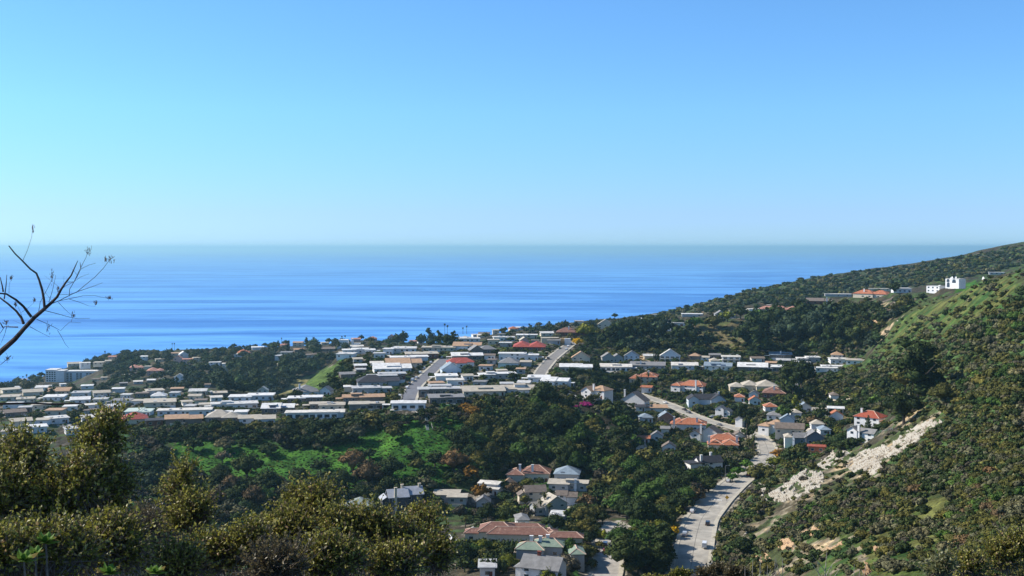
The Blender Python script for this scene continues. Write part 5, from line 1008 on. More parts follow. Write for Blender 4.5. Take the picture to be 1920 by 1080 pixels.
# ------------------------------------------------------------ cars, walls, poles, pools
PAINT = {k: simple(k.replace(' ', '_')+'_car_paint', c, rough=.25, n=.02, spec=.6) for k, c in {'white': (.75, .75, .74), 'dark': (.03, .03, .035), 'silver': (.42, .44, .46), 'blue': (.06, .09, .16), 'red': (.3, .03, .03), 'green': (.05, .12, .09), 'grey': (.16, .17, .18)}.items()}
LAMPW = simple('headlight_glass', (.7, .7, .68), rough=.2); LAMPR = simple('tail_light', (.35, .01, .01), rough=.3)
def prof_mesh(prof, y0, y1, taper=0):
    M = MB(); n = len(prof); M.v = [(x, y0+(taper if z > .95 else 0), z) for x, z in prof]+[(x, y1-(taper if z > .95 else 0), z) for x, z in prof]
    M.f = [list(range(n)), list(range(n, 2*n))[::-1]]+[[i, i+n, (i+1) % n+n, (i+1) % n] for i in range(n)]; return M
def car_meshes(kind):
    if kind == 'sedan': L, hh = 4.6, 1.45; P_ = [(-2.3, .35), (2.3, .35), (2.3, .75), (2.1, .88), (1.1, .95), (.45, 1.42), (-.95, 1.45), (-1.65, 1.0), (-2.25, .95)]; G = [(.98, .98), (.42, 1.38), (-.92, 1.4), (-1.5, 1.0)]
    elif kind == 'suv': P_ = [(-2.3, .4), (2.3, .4), (2.3, .85), (2.1, 1.02), (1.2, 1.08), (.6, 1.68), (-2.0, 1.7), (-2.28, 1.1)]; G = [(1.1, 1.1), (.56, 1.62), (-1.95, 1.62), (-2.15, 1.12)]
    else: P_ = [(-2.6, .4), (2.5, .4), (2.5, .95), (2.0, 1.15), (1.4, 2.0), (-2.55, 2.05), (-2.6, 1.2)]; G = [(1.9, 1.2), (1.38, 1.9), (.5, 1.9), (.5, 1.2)]
    body = prof_mesh(P_, -.92, .92, .14); gl = prof_mesh(G, -.93+.10, .93-.10, 0); gl.v = [(x*1.012, y*1.0, z+.012) for x, y, z in gl.v]
    w_ = MB(); n = 12; r = .34
    w_.v = [(r*math.cos(2*math.pi*i/n), y, r*math.sin(2*math.pi*i/n)) for y in (-.11, .11) for i in range(n)]; w_.f = [list(range(n)), list(range(n, 2*n))[::-1]]+[[i, (i+1) % n, (i+1) % n+n, i+n][::-1] for i in range(n)]
    h_ = MB().box(-.04, .04, -.2, .2, -.09, .09)
    return body, gl.mesh('car_windows', GLASS), w_.mesh('wheel', BLACK), h_.mesh('headlight', LAMPW), h_.mesh('tail_light', LAMPR), P_[1][0]
CARM = {k: car_meshes(k) for k in ('sedan', 'suv', 'van')}
def car(px, py, road, col, kind, where, flip=False, off=None):
    if road: p, k, tt, nn_, qq = on_road(road, px, py); z = qq[2]+.01; yaw = math.atan2(tt[1], tt[0])+(math.pi if flip else 0); p = np.array([p[0], p[1], z])
    else: p = hit(px, py); yaw = R(off or 0); z = p[2]+.02
    body, gm, wm, hm_, tm, L = CARM[kind]
    root = bpy.data.objects.new({'sedan': 'parked_car', 'suv': 'parked_car', 'van': 'parked_van'}[kind], None); COL.objects.link(root); root.location = p; root.rotation_euler = (0, 0, yaw)
    me = body.mesh('body', PAINT[col]); link('body', me, root); link('windows', gm, root)
    for x in (-L*.62, L*.62):
        for y in (-.84, .84): o = link('wheel', wm, root); o.location = (x, y, .34)
    for y in (-.66, .66): o = link('headlight', hm_, root); o.location = (L, y, .72); o = link('tail_light', tm, root); o.location = (-L, y, .8)
    dist = p[1]; props(root, f"{col} {'hatchback wagon' if kind == 'suv' else kind} {where}", 'car' if kind != 'van' else 'van', 'cars parked and driving on the streets')
car(1299, 962, 'main_road', 'white', 'suv', 'on the left side of the main road, just below the lettering')
car(1327, 986, 'main_road', 'dark', 'suv', 'at the right kerb of the main road beside the tree shadow')
car(1284, 1006, 'main_road', 'silver', 'suv', 'in the tree shade at the left kerb of the main road')
car(1321, 1028, 'main_road', 'white', 'van', 'at the right kerb of the main road near the bottom')
car(1262, 1076, 'main_road', 'silver', 'sedan', 'in deep shade where the main road leaves the picture')
car(1366, 905, 'main_road', 'silver', 'sedan', 'at the left kerb by the bare street tree')
car(1404, 893, 'main_road', 'red', 'sedan', 'in the shade of the street trees on the main road')
car(1247, 757, 'main_road', 'white', 'sedan', 'on the upper bend of the main road by the white villa')
car(1283, 770, 'main_road', 'dark', 'sedan', 'first of two dark cars on the upper main road'); car(1291, 775, 'main_road', 'grey', 'sedan', 'just below the dark car on the upper main road')
car(1336, 783, None, 'white', 'suv', 'in the driveway of the pointed white gable house', off=170)
car(1349, 799, 'main_road', 'grey', 'sedan', 'in front of the narrow brick-based house')
for a, b_, c_, k_, w_ in ((750, 744, 'white', 'sedan', 'at the lowest end of the paved street'), (763, 729, 'white', 'sedan', 'second from the bottom of the paved street'), (768, 722, 'dark', 'suv', 'on the left of the paved street next to the dark slate roof'), (774, 715, 'white', 'van', 'at the left kerb halfway up the paved street'), (781, 710, 'silver', 'sedan', 'just above the white van on the paved street'), (788, 701, 'white', 'suv', 'at the left kerb beside the broad white roof'), (795, 692, 'white', 'sedan', 'at the left kerb beside the broad tan roof'), (808, 682, 'white', 'suv', 'at the left kerb near the top of the paved street'), (829, 672, 'silver', 'sedan', 'at the very top of the paved street')): car(a, b_, 'paved_street', c_, k_, w_)
for a, b_, c_, k_, w_ in ((1003, 707, 'silver', 'sedan', 'at the foot of the upper street'), (1028, 674, 'dark', 'suv', 'at the left kerb in the middle of the upper street'), (1050, 655, 'green', 'sedan', 'at the left kerb near the crest'), (1062, 657, 'white', 'suv', 'at the right kerb near the crest, lowest of the queue'), (1065, 651, 'white', 'sedan', 'at the right kerb near the crest, middle of the queue'), (1070, 646, 'silver', 'sedan', 'at the right kerb near the crest, upper part of the queue'), (1064, 645, 'white', 'van', 'next to the timber frame house')): car(a, b_, 'upper_street', c_, k_, w_)
car(1135, 1025, 'lane', 'blue', 'suv', 'on the lane beside the red car'); car(1135, 1037, 'lane', 'red', 'sedan', 'on the lane just below the blue wagon')
car(789, 961, None, 'silver', 'sedan', 'parked in front of the dark manor', off=10); car(924, 934, None, 'grey', 'sedan', 'parked below the white two-storey valley house', off=20)
def wallseg(name, a, b_, hm, mt, lab, cat, th=.3, posts=False, coping=None):
    P0, P1 = hit(*a), hit(*b_)
    if P0 is None or P1 is None: return
    n = max(2, int(np.linalg.norm(P1-P0)/4)); M = MB(); d = P1[:2]-P0[:2]; L = np.linalg.norm(d); d = d/L; s = np.array([-d[1], d[0]])*th/2
    Z = [float(hgt(*(P0[:2]+d*L*i/n))) for i in range(n+1)]
    if not posts:
        for i in range(n):
            A = P0[:2]+d*L*i/n; B = P0[:2]+d*L*(i+1)/n; za, zb = Z[i], Z[i+1]
            v = [(*(A+s), za-1.5), (*(B+s), zb-1.5), (*(B-s), zb-1.5), (*(A-s), za-1.5), (*(A+s), za+hm), (*(B+s), zb+hm), (*(B-s), zb+hm), (*(A-s), za+hm)]
            f = [[0, 1, 5, 4], [2, 3, 7, 6], [4, 5, 6, 7]]+([[3, 0, 4, 7]] if i == 0 else [])+([[1, 2, 6, 5]] if i == n-1 else []); M.poly(v, f)
        o = M.build(name, mt)
    else:
        n = int(L/2.4)+1; R1 = MB(); Z = [float(hgt(*(P0[:2]+d*L*i/n))) for i in range(n+1)]
        for i in range(n+1): A = P0[:2]+d*L*i/n; M.box(A[0]-.07, A[0]+.07, A[1]-.07, A[1]+.07, Z[i]-.5, Z[i]+hm)
        for zz in (hm*.5, hm-.06): R1.tube([(*(P0[:2]+d*L*i/n), Z[i]+zz) for i in range(n+1)], .05, 4)
        o = bpy.data.objects.new(name, None); COL.objects.link(o); M.build('post', mt, o); R1.build('rail', mt, o)
    props(o, lab, cat)
WW, CW = WALL['white'], WALL['cream']
wallseg('garden_wall', (1168, 722), (1228, 728), 1.6, CW, "long cream garden wall below the orange-tiled two-storey villa", 'wall')
wallseg('terrace_wall', (1218, 620), (1284, 622), 2.4, WW, "white terrace wall in front of the white house with brown doors", 'wall')
wallseg('garden_wall', (1806, 529), (1846, 530), 2.2, WW, "white wall along the top of the bright grass bank beside the hilltop villa", 'wall')
wallseg('garden_wall', (1064, 742), (1094, 751), 1.6, WW, "white garden wall left of the veranda house", 'wall')
wallseg('retaining_wall', (1516, 753), (1598, 749), .8, CW, "thin pale retaining wall across the dry slope", 'wall')
wallseg('retaining_wall', (1600, 748), (1648, 746), .7, CW, "short pale wall above the red-tiled hillside villa", 'wall')
wallseg('garden_wall', (842, 1008), (864, 1036), 1.6, WW, "white garden wall slanting at the left of the brown-tiled mansion", 'wall')
wallseg('retaining_wall', (1490, 782), (1560, 781), .6, WALL['grey'], "low grey wall above the parked pergola slope", 'wall')
wallseg('garden_wall', (632, 655), (676, 652), 3.5, WW, "long white base wall under the white towers on the shoreward ridge", 'wall')
wallseg('guard_rail', (1622, 826), (1674, 806), 1.0, METAL, "grey metal rail beside the white gabled house by the rocks", 'rail', posts=True)
wallseg('fence', (1570, 850), (1592, 852), 1.1, WW, "white fence just under the white gabled house by the rocks", 'fence', posts=True)
wallseg('fence', (1680, 748), (1700, 740), 1.2, WW, "white fence on the slope above the red-tiled villa", 'fence', posts=True)
wallseg('fence', (225, 824), (290, 826), 1.4, METAL, "dark wire fence round the terraced garden below the red-roofed house", 'fence', posts=True)
# stairs down the canyon slope
o = bpy.data.objects.new('hillside_stairs', None); COL.objects.link(o); props(o, "pale timber stairs with two rails dropping down the green canyon slope", 'stairs')
for k, (a, b_) in enumerate((((796, 774), (799, 806)), ((803, 772), (811, 806)))):
    P0, P1 = hit(*a), hit(*b_); Q = [P0+(P1-P0)*i/10 for i in range(11)]; M = MB(); M.tube([(q[0], q[1], float(hgt(q[0], q[1]))+1.0) for q in Q], .09, 4)
    for q in Q[::2]: z = float(hgt(q[0], q[1])); M.box(q[0]-.06, q[0]+.06, q[1]-.06, q[1]+.06, z-.3, z+1.0)
    M.build('rail', DECK, o)
M = MB(); P0, P1, P2 = hit(796, 774), hit(799, 806), hit(803, 772)
for i in range(16): q = P0+(P1-P0)*i/15; z = float(hgt(q[0], q[1])); M.box(q[0], q[0]+1.6, q[1]-.25, q[1]+.25, z-.1, z+.25)
M.build('tread', DECK, o)
def pole(px, py, hpx, name, lab, arm=0, cross=False, mt=WOOD, r=.13, sign=None):
    p = hit(px, py); h_ = hpx*p[1]/FPX; o = bpy.data.objects.new(name, None); COL.objects.link(o); o.location = p; M = MB(); M.tube([(0, 0, -.5), (0, 0, h_)], [r, r*.7], 6); M.build('post', mt, o)
    if arm: M = MB(); M.tube([(0, 0, h_-.1), (arm*.5, 0, h_+.25), (arm, 0, h_+.2)], .06, 5); M.build('arm', mt, o); M = MB().box(arm-.1 if arm > 0 else arm-.7, arm+.7 if arm > 0 else arm+.1, -.15, .15, h_+.08, h_+.22); M.build('lamp_head', METAL, o)
    if cross: M = MB().box(-1.1, 1.1, -.06, .06, h_-.7, h_-.58); M.build('crossarm', mt, o)
    if sign:
        c = MB(); s = .95; zc = h_-1.0; v = [(0, -.16, zc-s), (s, -.16, zc), (0, -.16, zc+s), (-s, -.16, zc)]; v += [(a, -.12, b) for a, _, b in v]; c.poly(v, [[0, 1, 2, 3], [7, 6, 5, 4], [0, 4, 5, 1], [1, 5, 6, 2], [2, 6, 7, 3], [3, 7, 4, 0]]); c.build('sign_plate', YEL, o)
    props(o, lab, 'street lamp' if arm else 'sign' if sign else 'pole')
pole(1363, 944, 16, 'road_sign', "yellow diamond warning sign at the right edge of the main road", mt=METAL, r=.07, sign=True)
pole(1237, 1082, 33, 'street_lamp', "grey street lamp with a short arm left of the main road at the bottom", arm=1.8, mt=METAL)
pole(1360, 903, 30, 'street_lamp', "grey street lamp on the left kerb by the black-roofed gabled house", arm=1.5, mt=METAL)
pole(1362, 940, 24, 'marker_post', "thin pale post standing behind the yellow road sign", mt=METAL, r=.07)
pole(1481, 741, 22, 'utility_pole', "bare wooden pole among the dry slope trees, upper one", r=.12); pole(1579, 742, 22, 'utility_pole', "wooden utility pole on the dry slope right of the big dark tree", cross=True)
pole(1234, 745, 30, 'utility_pole', "slim wooden pole beside the upper bend of the main road", cross=True); pole(1240, 746, 28, 'utility_pole', "second slim pole right of the one by the upper bend")
pole(981, 706, 14, 'utility_pole', "utility pole beside the foot of the upper street", cross=True); pole(1512, 838, 26, 'utility_pole', "pale tall pole left of the white gabled house by the rocks", mt=PALEBARK)
pole(1400, 845, 12, 'marker_post', "short post by the road bend under the tall palm", mt=METAL, r=.07)
def pool(px, py, w_, d_, lab, mt=POOL):
    p = hit(px, py); o = bpy.data.objects.new('swimming_pool', None); COL.objects.link(o); o.location = (p[0], p[1], p[2]); M = MB(); n = 20
    def ring(r): return [(math.cos(2*math.pi*i/n)*(w_/2*r), math.sin(2*math.pi*i/n)*(d_/2*r)) for i in range(n)]
    A, B = ring(1), ring(1.25); M.v = [(x, y, .35) for x, y in A]+[(x, y, .35) for x, y in B]+[(x, y, -1) for x, y in B]+[(x, y, .1) for x, y in A]
    M.f = [[i, (i+1) % n, (i+1) % n+n, i+n][::-1] for i in range(n)]+[[i+n, (i+1) % n+n, (i+1) % n+2*n, i+2*n][::-1] for i in range(n)]+[[i, i+3*n, (i+1) % n+3*n, (i+1) % n] for i in range(n)]; M.build('coping', DECK, o)
    W_ = MB(); W_.poly([(x, y, .22) for x, y in A], [list(range(n))]); W_.build('water', mt, o); props(o, lab, 'pool')
pool(994, 990, 7, 6, "blue swimming pool behind the roof of the brown-tiled mansion"); pool(897, 992, 5.5, 7, "dark green swimming pool with pale deck left of the mansion"); pool(1160, 724, 3, 3, "small round spa basin below the dark hedge") if False else None
p = hit(886, 984); o = bpy.data.objects.new('patio_umbrella', None); COL.objects.link(o); o.location = p; MB().tube([(0, 0, 0), (0, 0, 2.6)], .05, 5).build('pole', TRIM, o); M = MB(); M.tube([(0, 0, 1.2), (0, 0, 2.7)], [.38, .06], 8); M.build('canopy', TRIM, o); props(o, "closed white patio umbrella by the dark green pool", 'umbrella')
# unfinished timber house on the crest
p = hit(1041, 645); Wt = 52*p[1]/FPX; o = bpy.data.objects.new('timber_frame_house', None); COL.objects.link(o); o.location = p; props(o, "unfinished house of bare orange timber framing and pale sheathing on the crest", 'building site')
MB().box(-Wt/2, Wt*.1, 1, 11, -3, 5).build('sheathing', WALL['cream'], o); M = MB(); n = 16
for i in range(n+1):
    x = -Wt*.2+Wt*.62*i/n; M.box(x-.12, x+.12, .2, .5, -2, 5.2); M.box(x-.12, x+.12, 8, 8.3, -2, 5.2)
for z in (-.2, 2.4, 5.2): M.box(-Wt*.2, Wt*.43, .05, .2, z, z+.3)
for i in range(6): x = -Wt*.2+Wt*.1*i; M.tube([(x, .1, 0), (x+Wt*.1, .1, 2.4)], .1, 4)
M.build('timber_frame', RAWWOOD, o); MB().box(-Wt*.19, Wt*.42, 3, 8, -2, 4.6).build('inner_wall', RAWWOOD, o); MB().box(-Wt/2-.4, Wt*.14, .6, 11.4, 5.01, 5.3).build('roof', ROOF['cream'], o); MB().box(Wt*.34, Wt*.55, -.5, 4, -2, 4.6).build('wing', WALL['white'], o); MB().box(Wt*.33, Wt*.56, -.6, 4.2, 4.61, 4.8).build('wing_roof', ROOF['white'], o)
# seaside apartment block
p = APT; D_ = p[1]; s = D_/FPX; o = bpy.data.objects.new('apartment_block', None); COL.objects.link(o); o.location = p; o.rotation_euler = (0, 0, .05)
H1 = 22*s; W1 = 22*s; W2 = 76*s
MB().box(-26*s, -26*s+W1*.9, 0, 22, -8, H1).box(-26*s+W1*.9, -26*s+W1*1.6, -3, 14, -8, H1-1).build('wall', WALL['white'], o); MB().box(-26*s+W1*1.6, -26*s+W1*1.6+W2, 4, 18, -8, H1-2.5).build('long_wing', WALL['paleblue'], o)
MB().box(-26*s-.6, -26*s+W1*.9+.4, -.6, 22.6, H1, H1+.7).box(-26*s+W1*.9+.42, -26*s+W1*1.6+.4, -3.4, 14.4, H1-1, H1-.4).build('roof', ROOF['white'], o); MB().box(-26*s+W1*1.6+.45, -26*s+W1*1.6+W2+1, 2.2, 19, H1-2.5, H1-1.7).build('wing_roof', ROOF['white'], o)
for L_ in range(5):
    z = L_*(H1-2)/5+.6
    for k in range(4): x = -26*s+1.2+k*W1*.9/4.2; MB().box(x, x+2.4, -.08, -.02, z+.5, z+2.3).build('window', GLASS, o)
    if L_ < 4:
        for k in range(12): x = -26*s+W1*1.6+1+k*(W2-2)/12; MB().box(x, x+3.4, 3.9, 3.97, z+.3, z+2.3).build('window', GLASS, o) if k % 3 != 2 else None
        MB().box(-26*s+W1*1.6, -26*s+W1*1.6+W2, 2.6, 3.98, z-.15, z+.1).build('balcony', WALL['white'], o)
props(o, "long white seaside apartment block with balconies at far left", 'apartment block')
# white modern pair on the coast ridge
p = hit(653, 650); s = p[1]/FPX; o = bpy.data.objects.new('modern_house', None); COL.objects.link(o); o.location = p
MB().box(-18*s, -1*s, 0, 12, -4, 12*s).build('wall', WALL['white'], o); MB().box(6*s, 9*s, 0, 6, -4, 15*s).build('tower', WALL['white'], o); MB().box(9.1*s, 22*s, 1, 10, -4, 6*s).build('wing', WALL['white'], o); MB().box(-18.3*s, -.7*s, -.4, 12.4, 12*s, 12*s+.5).build('roof', ROOF['white'], o)
for x in (-14, -9, -5): MB().box(x*s-1.2, x*s+1.2, -.08, -.02, 5*s, 8*s).build('window', GLASS, o)
props(o, "white modern house with a slender tower on the wooded coast ridge", 'house')
# ------------------------------------------------------------ close plants on the camera's own slope
def nearleaf(name, stops, tr=.35, rough=.45, spec=.35):
    m, nt, b = mat(name); g = N(nt, "ShaderNodeNewGeometry"); r = ramp(nt, g.outputs['Random Per Island'], stops); nt.links.new(r.outputs[0], b.inputs['Base Color']); b.inputs['Roughness'].default_value = rough; b.inputs['Specular IOR Level'].default_value = spec
    tl = N(nt, "ShaderNodeBsdfTranslucent"); nt.links.new(r.outputs[0], tl.inputs['Color']); mx = N(nt, "ShaderNodeMixShader"); mx.inputs[0].default_value = tr
    nt.links.new(b.outputs[0], mx.inputs[1]); nt.links.new(tl.outputs[0], mx.inputs[2]); nt.links.new(mx.outputs[0], nt.nodes["Material Output"].inputs[0]); return m
NL = nearleaf('oak_leaf', [(0, (.05, .055, .012)), (.3, (.16, .165, .028)), (.7, (.36, .33, .055)), (.92, (.46, .42, .13)), (1, (.42, .26, .15))])
NLB = nearleaf('brush_leaf', [(0, (.07, .055, .03)), (.6, (.14, .115, .05)), (1, (.24, .19, .1))]); NLG = nearleaf('rosette_leaf', [(0, (.10, .19, .03)), (.7, (.17, .28, .05)), (1, (.3, .2, .06))], tr=.4, spec=.15, rough=.6)
NLP = nearleaf('pale_leaf', [(0, (.12, .13, .05)), (.7, (.22, .22, .1)), (1, (.4, .38, .2))])
TWIG = simple('grey_twig', (.16, .125, .10), n=.3, scale=30); DEAD = simple('dead_branch_bark', (.085, .062, .05), n=.35, scale=60); PALET = simple('pale_twig', (.34, .30, .25), n=.2, scale=20)
def leaves(P_, D_, ln, wd, rg):
    "diamond leaves, one per point, pointing along D_"
    n = len(P_); D_ = D_/np.linalg.norm(D_, axis=1)[:, None]; s = np.cross(D_, unit(n, rg)); s /= np.linalg.norm(s, axis=1)[:, None]; L = ln*rg.uniform(.6, 1.25, (n, 1)); w_ = wd*rg.uniform(.7, 1.2, (n, 1)); nn_ = np.cross(D_, s)
    V = np.stack([P_, P_+D_*L*.45+s*w_*.5+nn_*w_*.12, P_+D_*L, P_+D_*L*.5-s*w_*.5+nn_*w_*.12], 1).reshape(-1, 3); return V, np.arange(4*n).reshape(n, 4)
def near_shrub(lobes, ntw, lpt, lmat, lab, name='oak_shrub', ll=.024, lw=.015, tw=.0022, stems=3, seed=0, limb=.012, tmat=None, tl=.2, cat='shrub', group='leafy shrubs on the near slope'):
    "lobes: (px, py, dist, rx px, ry px). twigs fill the lobes, leaves sit on the twigs, limbs run down to the ground"
    rg = np.random.default_rng(seed); q = random.Random(seed); tmat = tmat or TWIG
    cs = [at(a, b_, d) for a, b_, d, _, _ in lobes]; base = np.mean(cs, axis=0); base[2] = float(hgt(base[0], base[1])); root = bpy.data.objects.new(name, None); COL.objects.link(root); root.location = base
    LV, LF, off = [], [], 0; M = MB(); far_ = lobes[0][2] > 12; tot = sum(l[3]*l[4] for l in lobes); S0, S1, RA = [], [], []
    for (a, b_, d, rx, ry), c in zip(lobes, cs):
        k = d/FPX; rad = np.array([rx*k, min(rx, ry)*k*1.0, ry*k]); rad = np.maximum(rad-.55*tl, .35*rad); n = int(ntw*.62*rx*ry/tot); u = unit(n, rg); u[:, 2] = np.where(u[:, 2] < -.75, -u[:, 2], u[:, 2]); K_ = max(5, int(9*math.sqrt(rx*ry)/30)); cu = unit(K_, rg); cu[:, 2] = np.abs(cu[:, 2])*1.0-.25*rg.random(K_); ck = cu*rg.uniform(.35, 1.02, (K_, 1)); P0 = c+rad*np.where(rg.random((n, 1)) < .72, ck[rg.integers(0, K_, n)]+rg.normal(size=(n, 3))*.17, u*(rg.random((n, 1))**.4)*.9)
        dr = u*.7+unit(n, rg)*.6+np.array([0, 0, .45]); dr /= np.linalg.norm(dr, axis=1)[:, None]; L = tl*rg.uniform(.5, 1.1, (n, 1)); P1 = P0+dr*L
        S0.append(P0-dr*L*.6); S1.append(P1); t = rg.random((n, lpt, 1)); PP = P0[:, None]+dr[:, None]*L[:, None]*t; DD = dr[:, None]*.7+unit(n*lpt, rg).reshape(n, lpt, 3)*.9
        V, F = leaves(PP.reshape(-1, 3)-base, DD.reshape(-1, 3), ll, lw, rg); LV.append(V); LF.append(F+off); off += len(V)
        ns = 0 if far_ else max(4, int(math.sqrt(rx*ry)/6))
        for s in range(ns):
            th_ = q.uniform(-.2, math.pi+.2); p0 = c+np.array([math.cos(th_)*rad[0]*q.uniform(.5, .95), q.uniform(-.6, .6)*rad[1], abs(math.sin(th_))*rad[2]*q.uniform(.5, .95)]); v_ = np.array([math.cos(th_)*.5+q.uniform(-.3, .3), q.uniform(-.2, .2), 1.0]); v_ /= np.linalg.norm(v_); Ls = q.uniform(.12, .26); m_ = int(Ls/.0075)
            tt = rg.random((m_, 1)); V, F = leaves(p0+v_*Ls*tt+rg.normal(size=(m_, 3))*.006-base, unit(m_, rg)+v_*.7, ll, lw, rg); LV.append(V); LF.append(F+off); off += len(V); M.tube([tuple(p0-v_*.08-base), tuple(p0+v_*Ls-base)], [.003, .0012], 4)
        for s in range(stems):
            t_ = c+np.array([q.uniform(-.5, .5)*rad[0], q.uniform(-.3, .3)*rad[1], q.uniform(.1, .7)*rad[2]]); g0 = base+np.array([q.uniform(-.15, .15), q.uniform(-.15, .15), -.1]); m1 = g0+(t_-g0)*.45+np.array([q.uniform(-.12, .12), 0, .0]); m2 = g0+(t_-g0)*.75+np.array([q.uniform(-.1, .1), q.uniform(-.05, .05), 0])
            M.tube([tuple(x-base) for x in (g0, m1, m2, t_)], [limb, limb*.75, limb*.5, limb*.2], 6)
            for z in range(5): f = q.uniform(.4, .95); p0 = g0+(t_-g0)*f; p1 = p0+np.array([q.uniform(-1, 1)*rad[0]*.6, q.uniform(-.4, .4)*rad[1], q.uniform(.1, .8)*rad[2]]); pm = (p0+p1)/2+np.array([q.uniform(-.04, .04), 0, q.uniform(-.05, .02)]); M.tube([tuple(x-base) for x in (p0, pm, p1)], [limb*.4, limb*.28, limb*.1], 5)
    V, F = np.concatenate(LV), np.concatenate(LF); link('foliage', np_mesh('foliage', V, F, [lmat]), root)
    A, B = np.concatenate(S0)-base, np.concatenate(S1)-base; n = len(A); off3 = np.array([[1, 0, 0], [-.5, .2, .87], [-.5, -.2, -.87]])*tw; tv = np.concatenate([A[:, None]+off3*1.5, B[:, None]+off3*.6], 1).reshape(-1, 3); i = np.arange(n)[:, None]*6; tf = np.concatenate([i+np.array([0, 1, 4, 3]), i+np.array([1, 2, 5, 4]), i+np.array([2, 0, 3, 5])])
    link('twigs', np_mesh('twigs', tv, tf, [tmat]), root); M.build('branch', tmat, root); props(root, lab, cat, group); return root
near_shrub([(40, 890, 6.6, 62, 92), (10, 960, 6.3, 70, 100), (95, 970, 6.4, 70, 90)], 3000, 12, NL, "olive-leaved oak shrub at the left edge of the picture, under the dead branch", seed=1)
near_shrub([(180, 860, 6.8, 42, 75), (208, 812, 6.9, 20, 46), (150, 930, 6.5, 70, 80), (195, 930, 6.7, 58, 80)], 3200, 12, NL, "tallest olive oak shrub with pale curved limbs, in front of the flat white roofs", seed=2)
near_shrub([(90, 1050, 5.6, 120, 70), (10, 1060, 5.4, 60, 70), (200, 1040, 6.0, 90, 80)], 2600, 12, NL, "dark low oak shrub filling the bottom left corner behind the green rosettes", seed=3)
near_shrub([(345, 900, 8.2, 16, 30), (335, 930, 8.2, 38, 30), (365, 965, 8.0, 50, 34), (345, 990, 8.0, 45, 25)], 1100, 11, NL, "slender oak shrub with a dark leaning stem against the green canyon", seed=4, stems=2, limb=.022)
near_shrub([(400, 1050, 7.0, 80, 45), (470, 1030, 7.0, 60, 50), (330, 1070, 6.4, 70, 36)], 1900, 11, NL, "yellowish oak shrub at the bottom edge right of the leaning stem", seed=5)
near_shrub([(560, 960, 7.6, 38, 42), (545, 1010, 7.3, 62, 55), (600, 950, 7.5, 34, 40), (505, 1010, 7.4, 40, 34)], 2000, 11, NL, "sunlit oak shrub left of the greenish-roofed valley house", seed=6)
near_shrub([(640, 1000, 7.2, 60, 50), (695, 1000, 7.2, 60, 42), (620, 1060, 6.6, 90, 50)], 2400, 11, NL, "dense oak shrub below the greenish-roofed valley house", seed=7)
near_shrub([(790, 1000, 7.6, 48, 50), (750, 1030, 7.2, 70, 52), (815, 1050, 7.4, 44, 46), (740, 1070, 6.8, 80, 40)], 2600, 11, NL, "rightmost of the near oak shrubs, below the dark valley manor", seed=8)
near_shrub([(520, 1075, 6.2, 80, 36)], 500, 10, NLB, "low brownish brush at the bottom edge between the near oak shrubs", seed=9)
near_shrub([(270, 1010, 9.0, 60, 60)], 500, 10, NLB, "brownish brush just left of the leaning-stem oak shrub", seed=19)
near_shrub([(285, 985, 26, 60, 34), (330, 1020, 24, 60, 50), (250, 1050, 20, 60, 50), (380, 1060, 22, 60, 40)], 1600, 9, NLB, "brown-grey dry brush behind the near oak shrubs at lower left", name='dry_brush', ll=.07, lw=.045, tl=.6, tw=.006, seed=10)
near_shrub([(1820, 1068, 24, 50, 22), (1880, 1050, 25, 50, 40), (1915, 1040, 25, 40, 50), (1760, 1078, 23, 36, 10)], 2000, 10, NLB if 0 else NL, "olive leafy shrub in the bottom right corner", ll=.07, lw=.045, tl=.5, tw=.006, seed=11)
near_shrub([(1765, 1070, 17, 22, 10)], 120, 10, NLP, "small pale-tipped leafy shrub at the bottom edge near the right corner", ll=.09, lw=.04, tl=.3, tw=.005, seed=12)
near_shrub([(1318, 1078, 48, 24, 10), (1348, 1074, 46, 24, 18), (1378, 1080, 44, 28, 18)], 1300, 10, NLB, "reddish brown leafless-looking shrub at the bottom end of the main road", ll=.12, lw=.07, tl=.35, tw=.01, limb=.03, seed=13)
near_shrub([(1280, 1080, 50, 28, 8), (1225, 1092, 50, 40, 10)], 600, 10, NL, "low green shrub hiding the bottom end of the main road", ll=.12, lw=.08, tl=.35, tw=.01, limb=.03, seed=14)
